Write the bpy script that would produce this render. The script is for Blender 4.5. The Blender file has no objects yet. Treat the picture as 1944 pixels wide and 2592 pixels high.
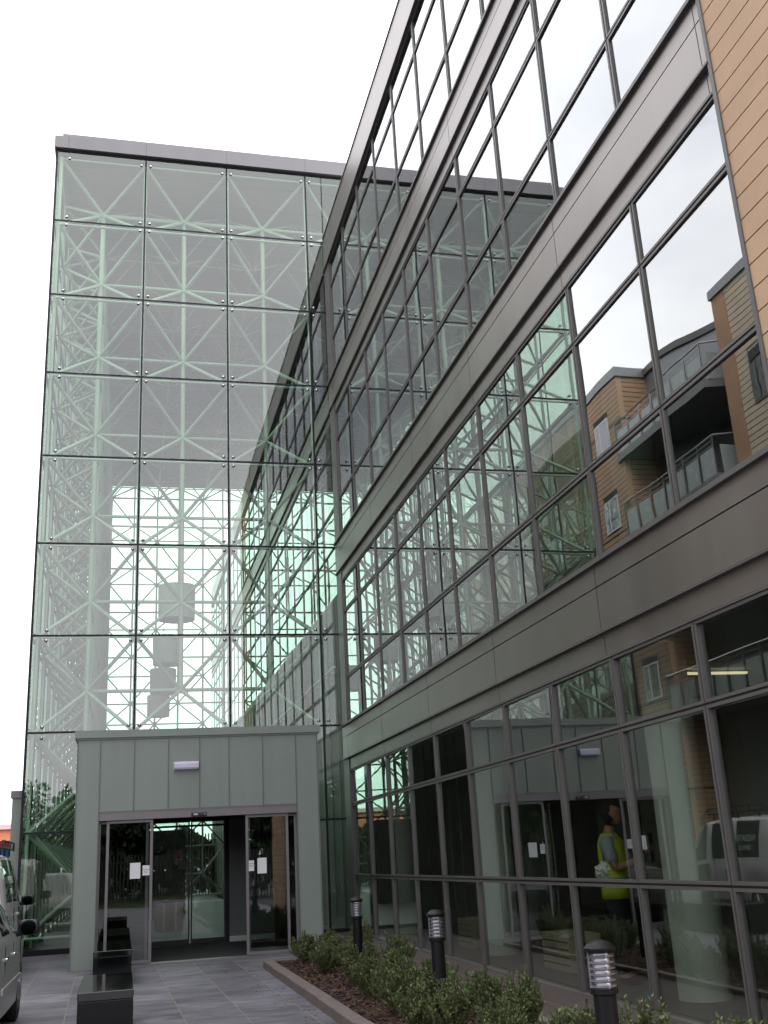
import bpy, bmesh, math, random
from mathutils import Vector, Matrix, noise
random.seed(7)
SC = bpy.context.scene
COL = SC.collection
R = math.radians
PI = math.pi

# ------------------------------------------------------------------ camera
cam_d = bpy.data.cameras.new('camera'); cam = bpy.data.objects.new('camera', cam_d); COL.objects.link(cam)
SC.camera = cam
yaw, pitch, roll = 0.2511, 0.3171, -0.0560
fw = Vector((math.sin(yaw)*math.cos(pitch), math.cos(yaw)*math.cos(pitch), math.sin(pitch)))
r0 = Vector((math.cos(yaw), -math.sin(yaw), 0)); u0 = r0.cross(fw)
rt = r0*math.cos(roll)+u0*math.sin(roll); up = u0*math.cos(roll)-r0*math.sin(roll)
cam.matrix_world = Matrix(((rt.x, up.x, -fw.x, 0), (rt.y, up.y, -fw.y, 0), (rt.z, up.z, -fw.z, 1.5), (0, 0, 0, 1)))
cam_d.sensor_fit = 'HORIZONTAL'; cam_d.sensor_width = 36; cam_d.lens = 36*2636.1/1944
cam_d.clip_start = .05; cam_d.clip_end = 3000
SC.render.resolution_x = 768; SC.render.resolution_y = 1024

# ------------------------------------------------------------------ world, sun, exposure
w = bpy.data.worlds.new('World'); SC.world = w; w.use_nodes = True
nt = w.node_tree; nt.nodes.clear()
def N(nt, t, **k):
    n = nt.nodes.new(t)
    for a, b in k.items():
        if a.startswith('i_'):
            n.inputs[a[2:].replace('_', ' ')].default_value = b
        else: setattr(n, a, b)
    return n
SUN_EL, SUN_ROT = R(50), R(140)
sky = N(nt, 'ShaderNodeTexSky', sky_type='NISHITA', sun_disc=False, sun_elevation=SUN_EL, sun_rotation=SUN_ROT)
tc = N(nt, 'ShaderNodeTexCoord')
mp = N(nt, 'ShaderNodeMapping'); mp.inputs['Scale'].default_value = (1, 1, 2.2)
nz = N(nt, 'ShaderNodeTexNoise'); nz.inputs['Scale'].default_value = 2.6; nz.inputs['Detail'].default_value = 6; nz.inputs['Roughness'].default_value = .55
cr = N(nt, 'ShaderNodeValToRGB')
cr.color_ramp.elements[0].position = .30; cr.color_ramp.elements[0].color = (13.2, 13.4, 14.8, 1)
cr.color_ramp.elements[1].position = .62; cr.color_ramp.elements[1].color = (18.2, 18.2, 18.6, 1)
cr2 = N(nt, 'ShaderNodeValToRGB')
cr2.color_ramp.elements[0].position = .28; cr2.color_ramp.elements[0].color = (.45, .45, .45, 1)
cr2.color_ramp.elements[1].position = .38; cr2.color_ramp.elements[1].color = (1, 1, 1, 1)
mx = N(nt, 'ShaderNodeMix', data_type='RGBA')
bg = N(nt, 'ShaderNodeBackground'); bg.inputs['Strength'].default_value = .09
wo = N(nt, 'ShaderNodeOutputWorld')
L = nt.links.new
L(tc.outputs['Generated'], mp.inputs['Vector']); L(mp.outputs[0], nz.inputs['Vector'])
L(nz.outputs['Fac'], cr.inputs[0]); L(nz.outputs['Fac'], cr2.inputs[0])
L(cr2.outputs[0], mx.inputs['Factor']); L(sky.outputs[0], mx.inputs['A']); L(cr.outputs[0], mx.inputs['B'])
L(mx.outputs['Result'], bg.inputs['Color']); L(bg.outputs[0], wo.inputs['Surface'])
sd = bpy.data.lights.new('sun', 'SUN'); sd.energy = .9; sd.angle = R(28); sd.color = (1, .97, .93)
so = bpy.data.objects.new('sun', sd); COL.objects.link(so)
# light comes from the south-east, over the office roof
so.rotation_euler = (R(40), 0, R(40))
SC.view_settings.view_transform = 'Standard'; SC.view_settings.look = 'None'
SC.view_settings.exposure = 0.72; SC.view_settings.gamma = 1
cy = SC.cycles
cy.max_bounces = 14; cy.transparent_max_bounces = 40; cy.glossy_bounces = 6; cy.transmission_bounces = 8; cy.diffuse_bounces = 4
cy.caustics_reflective = False; cy.caustics_refractive = False

# ------------------------------------------------------------------ materials
M = {}
def mat(name): 
    m = bpy.data.materials.new(name); m.use_nodes = True; m.node_tree.nodes.clear(); M[name] = m
    return m, m.node_tree
def pbr(name, col, rough=.6, metal=0, var=.12, vscale=3, bump=0, bscale=40, streak=0, spec=.5, coat=0, fine=0, crough=.03):
    m, t = mat(name); Lk = t.links.new
    out = N(t, 'ShaderNodeOutputMaterial'); p = N(t, 'ShaderNodeBsdfPrincipled')
    p.inputs['Roughness'].default_value = rough; p.inputs['Metallic'].default_value = metal
    p.inputs['Specular IOR Level'].default_value = spec; p.inputs['Coat Weight'].default_value = coat; p.inputs['Coat Roughness'].default_value = crough
    geo = N(t, 'ShaderNodeNewGeometry'); mp = N(t, 'ShaderNodeMapping')
    mp.inputs['Scale'].default_value = (1, 1, .12 if streak else 1)
    Lk(geo.outputs['Position'], mp.inputs['Vector'])
    n = N(t, 'ShaderNodeTexNoise'); n.inputs['Scale'].default_value = vscale; n.inputs['Detail'].default_value = 6; n.inputs['Roughness'].default_value = .6
    Lk(mp.outputs[0], n.inputs['Vector'])
    r = N(t, 'ShaderNodeValToRGB')
    r.color_ramp.elements[0].position = .3; r.color_ramp.elements[1].position = .7
    r.color_ramp.elements[0].color = tuple(c*(1-var) for c in col)+(1,)
    r.color_ramp.elements[1].color = tuple(min(1, c*(1+var)) for c in col)+(1,)
    Lk(n.outputs['Fac'], r.inputs[0]); last = r.outputs[0]
    if fine:
        n3 = N(t, 'ShaderNodeTexNoise'); n3.inputs['Scale'].default_value = bscale*2; n3.inputs['Detail'].default_value = 3
        Lk(geo.outputs['Position'], n3.inputs['Vector'])
        mm = N(t, 'ShaderNodeMapRange'); mm.inputs['To Min'].default_value = 1-fine; mm.inputs['To Max'].default_value = 1+fine
        Lk(n3.outputs['Fac'], mm.inputs['Value'])
        vm = N(t, 'ShaderNodeVectorMath', operation='SCALE'); Lk(last, vm.inputs[0]); Lk(mm.outputs[0], vm.inputs['Scale']); last = vm.outputs[0]
    Lk(last, p.inputs['Base Color'])
    rm = N(t, 'ShaderNodeMapRange'); rm.inputs['To Min'].default_value = max(0, rough-.06); rm.inputs['To Max'].default_value = min(1, rough+.08)
    Lk(n.outputs['Fac'], rm.inputs['Value']); Lk(rm.outputs[0], p.inputs['Roughness'])
    if bump:
        n2 = N(t, 'ShaderNodeTexNoise'); n2.inputs['Scale'].default_value = bscale; n2.inputs['Detail'].default_value = 5
        Lk(geo.outputs['Position'], n2.inputs['Vector'])
        b = N(t, 'ShaderNodeBump'); b.inputs['Strength'].default_value = bump; b.inputs['Distance'].default_value = .01
        Lk(n2.outputs['Fac'], b.inputs['Height']); Lk(b.outputs[0], p.inputs['Normal'])
    Lk(p.outputs[0], out.inputs['Surface'])
    return m
def glass(name, tint, f0, wob=0, wscale=1.2, expo=5, gcol=(1, 1, 1)):
    """architectural glazing: clear tinted transmission and a mirror reflection on the outer skin, slightly wavy"""
    m, t = mat(name); Lk = t.links.new
    out = N(t, 'ShaderNodeOutputMaterial'); tr = N(t, 'ShaderNodeBsdfTransparent'); tr.inputs[0].default_value = tint+(1,)
    gl = N(t, 'ShaderNodeBsdfGlossy'); gl.inputs['Roughness'].default_value = 0; gl.inputs['Color'].default_value = gcol+(1,)
    lw = N(t, 'ShaderNodeLayerWeight'); lw.inputs['Blend'].default_value = .5
    pw = N(t, 'ShaderNodeMath', operation='POWER'); pw.inputs[1].default_value = expo
    Lk(lw.outputs['Facing'], pw.inputs[0])
    mr = N(t, 'ShaderNodeMapRange'); mr.inputs['To Min'].default_value = f0; mr.inputs['To Max'].default_value = 1
    Lk(pw.outputs[0], mr.inputs['Value'])
    geo = N(t, 'ShaderNodeNewGeometry')
    inv = N(t, 'ShaderNodeMath', operation='SUBTRACT'); inv.inputs[0].default_value = 1; Lk(geo.outputs['Backfacing'], inv.inputs[1])
    mu = N(t, 'ShaderNodeMath', operation='MULTIPLY'); Lk(mr.outputs[0], mu.inputs[0]); Lk(inv.outputs[0], mu.inputs[1])
    if wob:
        n = N(t, 'ShaderNodeTexNoise'); n.inputs['Scale'].default_value = wscale; n.inputs['Detail'].default_value = 1.5
        Lk(geo.outputs['Position'], n.inputs['Vector'])
        b = N(t, 'ShaderNodeBump'); b.inputs['Strength'].default_value = 1; b.inputs['Distance'].default_value = wob
        Lk(n.outputs['Fac'], b.inputs['Height']); Lk(b.outputs[0], gl.inputs['Normal'])
    mxs = N(t, 'ShaderNodeMixShader'); Lk(mu.outputs[0], mxs.inputs[0]); Lk(tr.outputs[0], mxs.inputs[1]); Lk(gl.outputs[0], mxs.inputs[2])
    Lk(mxs.outputs[0], out.inputs['Surface'])
    return m
def emis(name, col, s):
    m, t = mat(name); out = N(t, 'ShaderNodeOutputMaterial'); e = N(t, 'ShaderNodeEmission'); e.inputs[0].default_value = col+(1,); e.inputs[1].default_value = s
    t.links.new(e.outputs[0], out.inputs['Surface']); return m

glass('upper_glass', (.50, .56, .52), .29, .0010, .9, 3.4, (.95, .97, .97))
glass('atrium_glass', (.84, .935, .875), .12, .0008, .9)
glass('facade_glass', (.82, .85, .82), .23, .0010, .9, 3.6, (.93, .97, .95))
glass('door_glass', (.74, .78, .76), .10, .0004, 2)
glass('side_glass', (.85, .925, .875), .16, .0016, .9, 2.4)
glass('car_glass', (.25, .30, .28), .10)
glass('far_glass', (.30, .34, .33), .2, .002, 1.2)
glass('clear_plastic', (.80, .80, .86), .10)
pbr('frame_grey', (.112, .104, .10), .42, 0, .08, 2)
pbr('gap_black', (.012, .012, .014), .6)
pbr('cladding_grey', (.27, .248, .236), .38, .8, .12, 1.1, .22, 1.6, streak=1)
pbr('fascia_grey', (.185, .178, .19), .5, 0, .08, 1.2, streak=1)
pbr('terracotta', (.53, .352, .222), .7, 0, .09, 1.6, .25, 60, fine=.06)
pbr('terracotta_shaded', (.45, .27, .165), .75, 0, .12, 1.6)  # terracotta copy with shade put into its colour, for the apartment's shaded faces
pbr('cream_tile', (.64, .54, .40), .75, 0, .1, 1.6)
pbr('joint_dark', (.04, .028, .022), .9)
pbr('truss_green', (.44, .48, .40), .45, 0, .05, 2)
pbr('portal_green', (.232, .266, .238), .5, 0, .10, 1.3, .35, 2.5, streak=1, fine=.03)
pbr('portal_seam', (.13, .16, .138), .5)
pbr('door_metal', (.19, .175, .185), .4, .2, .05)
pbr('silicone', (.010, .012, .018), .5, spec=.25)
pbr('steel_bolt', (.42, .42, .44), .22, 1, .02)
pbr('soffit', (.38, .40, .37), .7, 0, .04, .5)
pbr('inner_wall', (.30, .295, .27), .9, 0, .1, .8)
pbr('inner_ceiling', (.40, .40, .38), .9, 0, .05)
pbr('inner_floor', (.17, .165, .155), .5, 0, .12)
pbr('column_paint', (.62, .66, .60), .6, 0, .04)
pbr('clad_inner', (.24, .26, .24), .6, 0, .06, 1)
pbr('wood_post', (.22, .12, .06), .5)
pbr('atrium_floor', (.12, .12, .115), .5, 0, .1, 1.5)
pbr('mat_black', (.045, .045, .047), .95, 0, .2, 30)
pbr('black_granite', (.004, .0045, .005), .06, 0, .3, 60, spec=.35)
pbr('granite_top', (.006, .007, .007), .04, 0, .3, 60, spec=1.0)
pbr('kerb_stone', (.165, .135, .125), .85, 0, .2, 8, .5, 60, fine=.25)
pbr('asphalt', (.055, .055, .057), .9, 0, .2, 1.2, .6, 90, fine=.3)
pbr('soil', (.035, .018, .012), .95, 0, .4, 14, 1, 60)
pbr('bark_a', (.075, .034, .022), .85, 0, .3, 20)
pbr('bark_b', (.14, .075, .045), .85, 0, .3, 20)
pbr('bark_c', (.035, .018, .013), .85, 0, .3, 20)
pbr('grille', (.135, .105, .10), .55, .2, .15, 12)
pbr('black_paint', (.006, .006, .007), .38, 0, .2, 6, spec=.25)
pbr('lamp_core', (.42, .40, .42), .35, .5, .1)
pbr('paper', (.80, .80, .82), .8, 0, .02)
pbr('ink', (.03, .03, .035), .8)
pbr('notice_pink', (.62, .45, .47), .7, 0, .03)
pbr('notice_red', (.35, .04, .06), .7)
pbr('notice_grey', (.22, .21, .23), .6)
pbr('lavender_plastic', (.62, .58, .74), .35, 0, .04)
pbr('white_plastic', (.7, .7, .7), .5)
pbr('shade_fabric', (.50, .53, .50), .85, 0, .04)
pbr('cardboard', (.24, .145, .085), .85, 0, .08)
pbr('tape', (.42, .36, .26), .4)
pbr('kiosk_dark', (.028, .022, .02), .7, 0, .2, 3)
pbr('panel_grey', (.20, .20, .215), .45, 0, .04)
pbr('brown_panel', (.035, .028, .024), .6, 0, .1)
pbr('cabinet_cream', (.50, .46, .33), .5, 0, .04)
pbr('blue_bag', (.05, .22, .42), .6)
pbr('rag', (.70, .72, .68), .9, 0, .15, 20)
pbr('skin', (.47, .25, .165), .55, 0, .08, 12)
pbr('hair', (.018, .012, .010), .8, 0, .3, 60, .5, 200)
pbr('shirt_grey', (.33, .37, .42), .9, 0, .08, 8)
pbr('vest_yellow', (.56, .66, .05), .7, 0, .12, 14, .6, 22)
pbr('vest_band', (.30, .33, .34), .35, .2, .05)
pbr('trousers', (.02, .022, .03), .9)
pbr('shoe', (.02, .018, .016), .6)
pbr('eye_white', (.7, .68, .66), .3)
pbr('car_silver', (.34, .355, .345), .38, .15, .03, 1, coat=.35, crough=.12)
pbr('van_white', (.80, .78, .80), .25, 0, .03, 1, coat=.6)
pbr('van_white_shaded', (.13, .135, .13), .3, .3, .03, 1, coat=.5)  # white van's lower front: shade and ground reflection put into the colour
pbr('car_plastic', (.014, .014, .018), .35)
pbr('rubber', (.015, .015, .016), .8)
pbr('rim', (.38, .38, .40), .3, .8)
pbr('lamp_red', (.40, .012, .02), .15, 0, .1)
pbr('lamp_clear', (.6, .6, .62), .1, .4)
pbr('chrome', (.7, .7, .72), .12, 1)
pbr('sticker_white', (.80, .88, .83), .6)
pbr('skip_blue', (.02, .13, .42), .5, 0, .1)
pbr('skip_red', (.42, .03, .05), .5)
pbr('box_orange', (.60, .20, .10), .7)
pbr('fence_paint', (.055, .065, .055), .6)
pbr('balcony_grey', (.20, .205, .21), .5, 0, .05)
pbr('curved_metal', (.26, .27, .28), .38, .3, .05, 1, streak=1)
pbr('dark_void', (.02, .02, .022), .7)
pbr('frosted', (.42, .47, .46), .25, 0, .03)
pbr('upvc', (.72, .70, .76), .4)
pbr('rail_steel', (.45, .45, .46), .3, .9)
pbr('trunk', (.07, .05, .035), .9, 0, .3, 8)
pbr('wall_render', (.30, .29, .27), .85)
emis('tube_light', (1, .86, .6), .7)

def leafmat(name, c1, c2, sc):
    m, t = mat(name); Lk = t.links.new
    out = N(t, 'ShaderNodeOutputMaterial'); p = N(t, 'ShaderNodeBsdfPrincipled'); p.inputs['Roughness'].default_value = .48
    tl = N(t, 'ShaderNodeBsdfTranslucent'); ms = N(t, 'ShaderNodeMixShader'); ms.inputs[0].default_value = .22
    at = N(t, 'ShaderNodeAttribute'); at.attribute_name = 'tone'; at.attribute_type = 'GEOMETRY'
    r = N(t, 'ShaderNodeValToRGB'); r.color_ramp.elements[0].color = c1+(1,); r.color_ramp.elements[1].color = c2+(1,)
    Lk(at.outputs['Fac'], r.inputs[0]); Lk(r.outputs[0], p.inputs['Base Color']); Lk(r.outputs[0], tl.inputs['Color'])
    Lk(p.outputs[0], ms.inputs[1]); Lk(tl.outputs[0], ms.inputs[2]); Lk(ms.outputs[0], out.inputs['Surface'])
leafmat('leaf_shrub', (.042, .068, .022), (.18, .225, .08), 8)
leafmat('leaf_tree', (.018, .035, .012), (.06, .10, .03), 2)
leafmat('grass', (.04, .07, .015), (.11, .17, .04), 2)

def paving_mat():
    m, t = mat('slate_paving'); Lk = t.links.new
    out = N(t, 'ShaderNodeOutputMaterial'); p = N(t, 'ShaderNodeBsdfPrincipled')
    geo = N(t, 'ShaderNodeNewGeometry'); mp = N(t, 'ShaderNodeMapping')
    mp.inputs['Rotation'].default_value = (0, 0, R(-91)); mp.inputs['Location'].default_value = (.37, .865, 0)
    Lk(geo.outputs['Position'], mp.inputs['Vector'])
    b = N(t, 'ShaderNodeTexBrick'); b.inputs['Scale'].default_value = 1; b.inputs['Mortar Size'].default_value = .006
    b.inputs['Brick Width'].default_value = .9; b.inputs['Row Height'].default_value = .605; b.inputs['Mortar Smooth'].default_value = .3
    b.inputs['Color1'].default_value = (0, 0, 0, 1); b.inputs['Color2'].default_value = (1, 1, 1, 1); b.inputs['Mortar'].default_value = (.5, .5, .5, 1)
    Lk(mp.outputs[0], b.inputs['Vector'])
    # riven slate: stretched noise in the bed direction, turned a little
    m2 = N(t, 'ShaderNodeMapping'); m2.inputs['Rotation'].default_value = (0, 0, R(12)); m2.inputs['Scale'].default_value = (1, 3.2, 1)
    Lk(geo.outputs['Position'], m2.inputs['Vector'])
    n5 = N(t, 'ShaderNodeTexNoise'); n5.inputs['Scale'].default_value = .9; n5.inputs['Detail'].default_value = 8; Lk(geo.outputs['Position'], n5.inputs['Vector'])
    st5 = N(t, 'ShaderNodeMapRange'); st5.inputs['From Min'].default_value = .35; st5.inputs['From Max'].default_value = .65; st5.inputs['To Min'].default_value = .68; st5.inputs['To Max'].default_value = 1.22; Lk(n5.outputs['Fac'], st5.inputs['Value'])
    ad = N(t, 'ShaderNodeVectorMath', operation='MULTIPLY_ADD'); ad.inputs[1].default_value = (5, 5, 5)
    Lk(b.outputs['Color'], ad.inputs[0]); Lk(m2.outputs[0], ad.inputs[2])
    n = N(t, 'ShaderNodeTexNoise'); n.inputs['Scale'].default_value = 1.7; n.inputs['Detail'].default_value = 9; n.inputs['Roughness'].default_value = .62; n.inputs['Distortion'].default_value = .6
    Lk(ad.outputs[0], n.inputs['Vector'])
    r = N(t, 'ShaderNodeValToRGB'); r.color_ramp.elements[0].position = .28; r.color_ramp.elements[1].position = .72
    r.color_ramp.elements[0].color = (.060, .058, .070, 1); r.color_ramp.elements[1].color = (.245, .235, .272, 1)
    Lk(n.outputs['Fac'], r.inputs[0])
    mr = N(t, 'ShaderNodeMapRange'); mr.inputs['To Min'].default_value = .86; mr.inputs['To Max'].default_value = 1.14; Lk(b.outputs['Color'], mr.inputs['Value'])
    sc = N(t, 'ShaderNodeVectorMath', operation='SCALE'); Lk(r.outputs[0], sc.inputs[0]); m5 = N(t, 'ShaderNodeMath', operation='MULTIPLY'); Lk(mr.outputs[0], m5.inputs[0]); Lk(st5.outputs[0], m5.inputs[1]); Lk(m5.outputs[0], sc.inputs['Scale'])
    mm = N(t, 'ShaderNodeMix', data_type='RGBA'); mm.inputs['B'].default_value = (.26, .24, .17, 1)
    Lk(b.outputs['Fac'], mm.inputs['Factor']); Lk(sc.outputs[0], mm.inputs['A']); Lk(mm.outputs['Result'], p.inputs['Base Color'])
    rr = N(t, 'ShaderNodeMapRange'); rr.inputs['To Min'].default_value = .42; rr.inputs['To Max'].default_value = .68
    Lk(n.outputs['Fac'], rr.inputs['Value']); Lk(rr.outputs[0], p.inputs['Roughness'])
    sb = N(t, 'ShaderNodeMath', operation='SUBTRACT'); Lk(n.outputs['Fac'], sb.inputs[0]); Lk(b.outputs['Fac'], sb.inputs[1])
    bp = N(t, 'ShaderNodeBump'); bp.inputs['Strength'].default_value = .6; bp.inputs['Distance'].default_value = .012
    Lk(sb.outputs[0], bp.inputs['Height']); Lk(bp.outputs[0], p.inputs['Normal']); Lk(p.outputs[0], out.inputs['Surface'])
paving_mat()

# ------------------------------------------------------------------ mesh helpers
class MB:
    def __init__(s): s.v = []; s.f = []; s.m = []; s.cur = 0; s.tone = []
    def box(s, x0, x1, y0, y1, z0, z1):
        i = len(s.v)
        s.v += [(x0, y0, z0), (x1, y0, z0), (x1, y1, z0), (x0, y1, z0), (x0, y0, z1), (x1, y0, z1), (x1, y1, z1), (x0, y1, z1)]
        for q in ((0, 3, 2, 1), (4, 5, 6, 7), (0, 1, 5, 4), (1, 2, 6, 5), (2, 3, 7, 6), (3, 0, 4, 7)):
            s.f.append(tuple(i+k for k in q)); s.m.append(s.cur)
        return s
    def tube(s, a, b, r, n=8, r2=None, cap=True):
        a = Vector(a); b = Vector(b); d = (b-a)
        if d.length < 1e-6: return s
        d.normalize(); t = Vector((0, 0, 1)) if abs(d.z) < .9 else Vector((1, 0, 0))
        u = d.cross(t).normalized(); w_ = d.cross(u); r2 = r if r2 is None else r2
        i = len(s.v)
        for p, rr in ((a, r), (b, r2)):
            for k in range(n):
                an = 2*PI*k/n; s.v.append(tuple(p+u*(rr*math.cos(an))+w_*(rr*math.sin(an))))
        for k in range(n):
            k2 = (k+1) % n; s.f.append((i+k, i+k2, i+n+k2, i+n+k)); s.m.append(s.cur)
        if cap:
            s.f.append(tuple(i+k for k in range(n))[::-1]); s.m.append(s.cur)
            s.f.append(tuple(i+n+k for k in range(n))); s.m.append(s.cur)
        return s
    def path(s, pts, r, n=8):
        for a, b in zip(pts, pts[1:]): s.tube(a, b, r, n)
        return s
    def lathe(s, c, prof, n=24, axis='z'):
        i = len(s.v); m = len(prof)
        for r, h in prof:
            for k in range(n):
                an = 2*PI*k/n; ca, sa = r*math.cos(an), r*math.sin(an)
                if axis == 'z': s.v.append((c[0]+ca, c[1]+sa, c[2]+h))
                elif axis == 'x': s.v.append((c[0]+h, c[1]+ca, c[2]+sa))
                else: s.v.append((c[0]+sa, c[1]+h, c[2]+ca))
        for j in range(m-1):
            for k in range(n):
                k2 = (k+1) % n; s.f.append((i+j*n+k, i+j*n+k2, i+(j+1)*n+k2, i+(j+1)*n+k)); s.m.append(s.cur)
        return s
    def sphere(s, c, r, n=10, sq=(1, 1, 1)):
        prof = [(r*math.sin(PI*j/(n//2+1)), -r*math.cos(PI*j/(n//2+1))) for j in range(n//2+2)]
        i = len(s.v); s.lathe((0, 0, 0), prof, n)
        for k in range(i, len(s.v)): v = s.v[k]; s.v[k] = (c[0]+v[0]*sq[0], c[1]+v[1]*sq[1], c[2]+v[2]*sq[2])
        return s
    def quad(s, a, b, c, d):
        i = len(s.v); s.v += [tuple(a), tuple(b), tuple(c), tuple(d)]; s.f.append((i, i+1, i+2, i+3)); s.m.append(s.cur); return s
    def prism(s, poly, h0, h1, axis='z'):
        """polygon (2D list) extruded along an axis"""
        i = len(s.v); n = len(poly)
        for h in (h0, h1):
            for a, b in poly:
                s.v.append((a, b, h) if axis == 'z' else ((h, a, b) if axis == 'x' else (a, h, b)))
        for k in range(n):
            k2 = (k+1) % n; s.f.append((i+k, i+k2, i+n+k2, i+n+k)); s.m.append(s.cur)
        s.f.append(tuple(i+k for k in range(n))[::-1]); s.m.append(s.cur); s.f.append(tuple(i+n+k for k in range(n))); s.m.append(s.cur)
        return s
    def mesh(s, name, mats, smooth=False, bevel=0):
        me = bpy.data.meshes.new(name); me.from_pydata(s.v, [], s.f)
        for mm in (mats if isinstance(mats, (list, tuple)) else [mats]): me.materials.append(M[mm])
        me.polygons.foreach_set('material_index', s.m)
        bm = bmesh.new(); bm.from_mesh(me)
        bmesh.ops.remove_doubles(bm, verts=bm.verts, dist=1e-6) if smooth else None
        bmesh.ops.recalc_face_normals(bm, faces=bm.faces); bm.to_mesh(me); bm.free()
        if smooth:
            me.polygons.foreach_set('use_smooth', [True]*len(me.polygons))
        me.update(); return me
    def obj(s, name, mats, parent=None, smooth=False, bevel=0, loc=None, sharp=None):
        o = bpy.data.objects.new(name, s.mesh(name, mats, smooth)); COL.objects.link(o)
        if parent: o.parent = parent
        if loc: o.location = loc
        if bevel:
            b = o.modifiers.new('bevel', 'BEVEL'); b.width = bevel; b.segments = 2; b.limit_method = 'ANGLE'; b.angle_limit = R(40)
        if smooth and sharp:
            o.data.set_sharp_from_angle(angle=R(sharp))
        return o
def tag(o, label=None, cat=None, group=None, kind=None):
    if label: o['label'] = label
    if cat: o['category'] = cat
    if group: o['group'] = group
    if kind: o['kind'] = kind
    return o
def thing(name, label, cat, loc=(0, 0, 0), rz=0, group=None):
    o = bpy.data.objects.new(name, None); o.empty_display_size = .3; COL.objects.link(o); o.location = loc; o.rotation_euler = (0, 0, rz)
    return tag(o, label, cat, group)
def dup(src, loc=None, rz=None, label=None, parent=None):
    c = src.copy(); COL.objects.link(c)
    if loc is not None: c.location = loc
    if rz is not None: c.rotation_euler = (c.rotation_euler[0], c.rotation_euler[1], rz)
    if label: c['label'] = label
    if parent: c.parent = parent
    for ch in KIDS.get(src.name, []) or [o for o in COL.objects if o.parent == src]:
        dup(ch, parent=c)
    return c
KIDS = {}
def text_mesh(name, s, size, matn, parent, mtx, align='CENTER', extrude=.0006, sx=1):
    cu = bpy.data.curves.new(name, 'FONT'); cu.body = s; cu.size = size; cu.align_x = align; cu.align_y = 'CENTER'; cu.extrude = extrude
    tmp = bpy.data.objects.new(name+'_c', cu); COL.objects.link(tmp)
    dg = bpy.context.evaluated_depsgraph_get(); me = bpy.data.meshes.new_from_object(tmp.evaluated_get(dg))
    bpy.data.objects.remove(tmp); me.transform(mtx @ Matrix.Diagonal((sx, 1, 1, 1))); me.materials.clear(); me.materials.append(M[matn])
    o = bpy.data.objects.new(name, me); COL.objects.link(o); o.parent = parent
    return o

# key dimensions (metres)
XF = 4.62                        # office facade plane
KF = 4.62/4.362
Y0, S = 7.327*KF, 1.5*KF         # mullion grid
def zf(z): return 1.5+(z-1.5)*KF  # facade heights
DT = 22.683                      # atrium front glass plane
ROWS = [16.41, 14.395, 12.37, 10.33, 8.288, 6.252, 4.233, 2.266]
ZT, ZB = 18.43, .06
C = [-1.973, .1655, 2.170, 4.194, 4.615]
DB = DT+12*2.03
def wobj(mb, name, mats, parent=None, **k):
    """mesh in world coordinates; under an Empty it is offset back so that the Empty may stand at the thing's base"""
    o = mb.obj(name, mats, parent, **k)
    if parent and parent.type == 'EMPTY': o.matrix_parent_inverse = Matrix.Translation(-Vector(parent.location))
    return o
def struct(name, mb, mats, **k): return tag(mb.obj(name, mats, **k), kind='structure')

# ------------------------------------------------------------------ the setting
b = MB(); b.quad((-400, -300, -.13), (400, -300, -.13), (400, 600, -.13), (-400, 600, -.13)); struct('ground', b, 'asphalt')
b = MB(); b.box(-9.5, XF+.4, -8, DT-.02, -.4, 0); struct('pavement', b, 'slate_paving')
b = MB(); b.box(-2.2, 4.6, DT+.03, DB-.03, -.4, .02); struct('atrium_floor', b, 'atrium_floor')
b = MB(); b.box(-1.8, 4.3, DB+.4, DB+9, -.4, .0); struct('back_path', b, 'slate_paving')
# planting bed: a shallow mounded sheet of mulch inside its kerb
b = MB(); nx, ny = 16, 90
bx0, bx1, by0, by1 = 2.17, 3.46, 5.0, 16.6
for j in range(ny+1):
    for i in range(nx+1):
        x = bx0+(bx1-bx0)*i/nx; y = by0+(by1-by0)*j/ny
        z = .075+.035*noise.noise(Vector((x*2, y*2, 0)))+.012*noise.noise(Vector((x*11, y*11, 3)))
        b.v.append((x, y, z))
for j in range(ny):
    for i in range(nx):
        a = j*(nx+1)+i; b.f.append((a, a+1, a+nx+2, a+nx+1)); b.m.append(0)
struct('planting_bed', b, 'soil', smooth=True)
b = MB(); rnd = random.Random(3)
for k in range(11000):
    x = rnd.uniform(bx0+.02, bx1-.02); y = rnd.uniform(6.5, by1-.02)
    z = .085+.035*noise.noise(Vector((x*2, y*2, 0)))+.012*noise.noise(Vector((x*11, y*11, 3)))+rnd.uniform(0, .012)
    l = rnd.uniform(.008, .028); wd = rnd.uniform(.004, .010); an = rnd.uniform(0, PI); tl = rnd.uniform(-.5, .5)
    d = Vector((math.cos(an), math.sin(an), tl))*l; e = Vector((-math.sin(an), math.cos(an), rnd.uniform(-.5, .5)))*wd
    p = Vector((x, y, z)); b.cur = rnd.choice((0, 0, 0, 1, 2, 2))
    b.quad(p-d-e, p+d-e, p+d+e, p-d+e)
tag(b.obj('bark_mulch', ['bark_a', 'bark_b', 'bark_c']), 'dark brown bark chips covering the planting bed under the shrubs', 'mulch', kind='stuff')
b = MB(); rnd = random.Random(9)
for k in range(260):
    y = rnd.uniform(6.5, 17); x = 2.0-abs(rnd.gauss(0, .22)); l = rnd.uniform(.005, .016); an = rnd.uniform(0, PI)
    d = Vector((math.cos(an), math.sin(an), .1))*l; e = Vector((-math.sin(an), math.cos(an), .15))*l*.45; p = Vector((x, y, .004)); b.cur = rnd.choice((0, 1, 2))
    b.quad(p-d-e, p+d-e, p+d+e, p-d+e)
tag(b.obj('bark_litter', ['bark_a', 'bark_b', 'bark_c']), 'stray bark chips scattered on the slate paving beside the bed kerb', 'mulch', kind='stuff')
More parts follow.
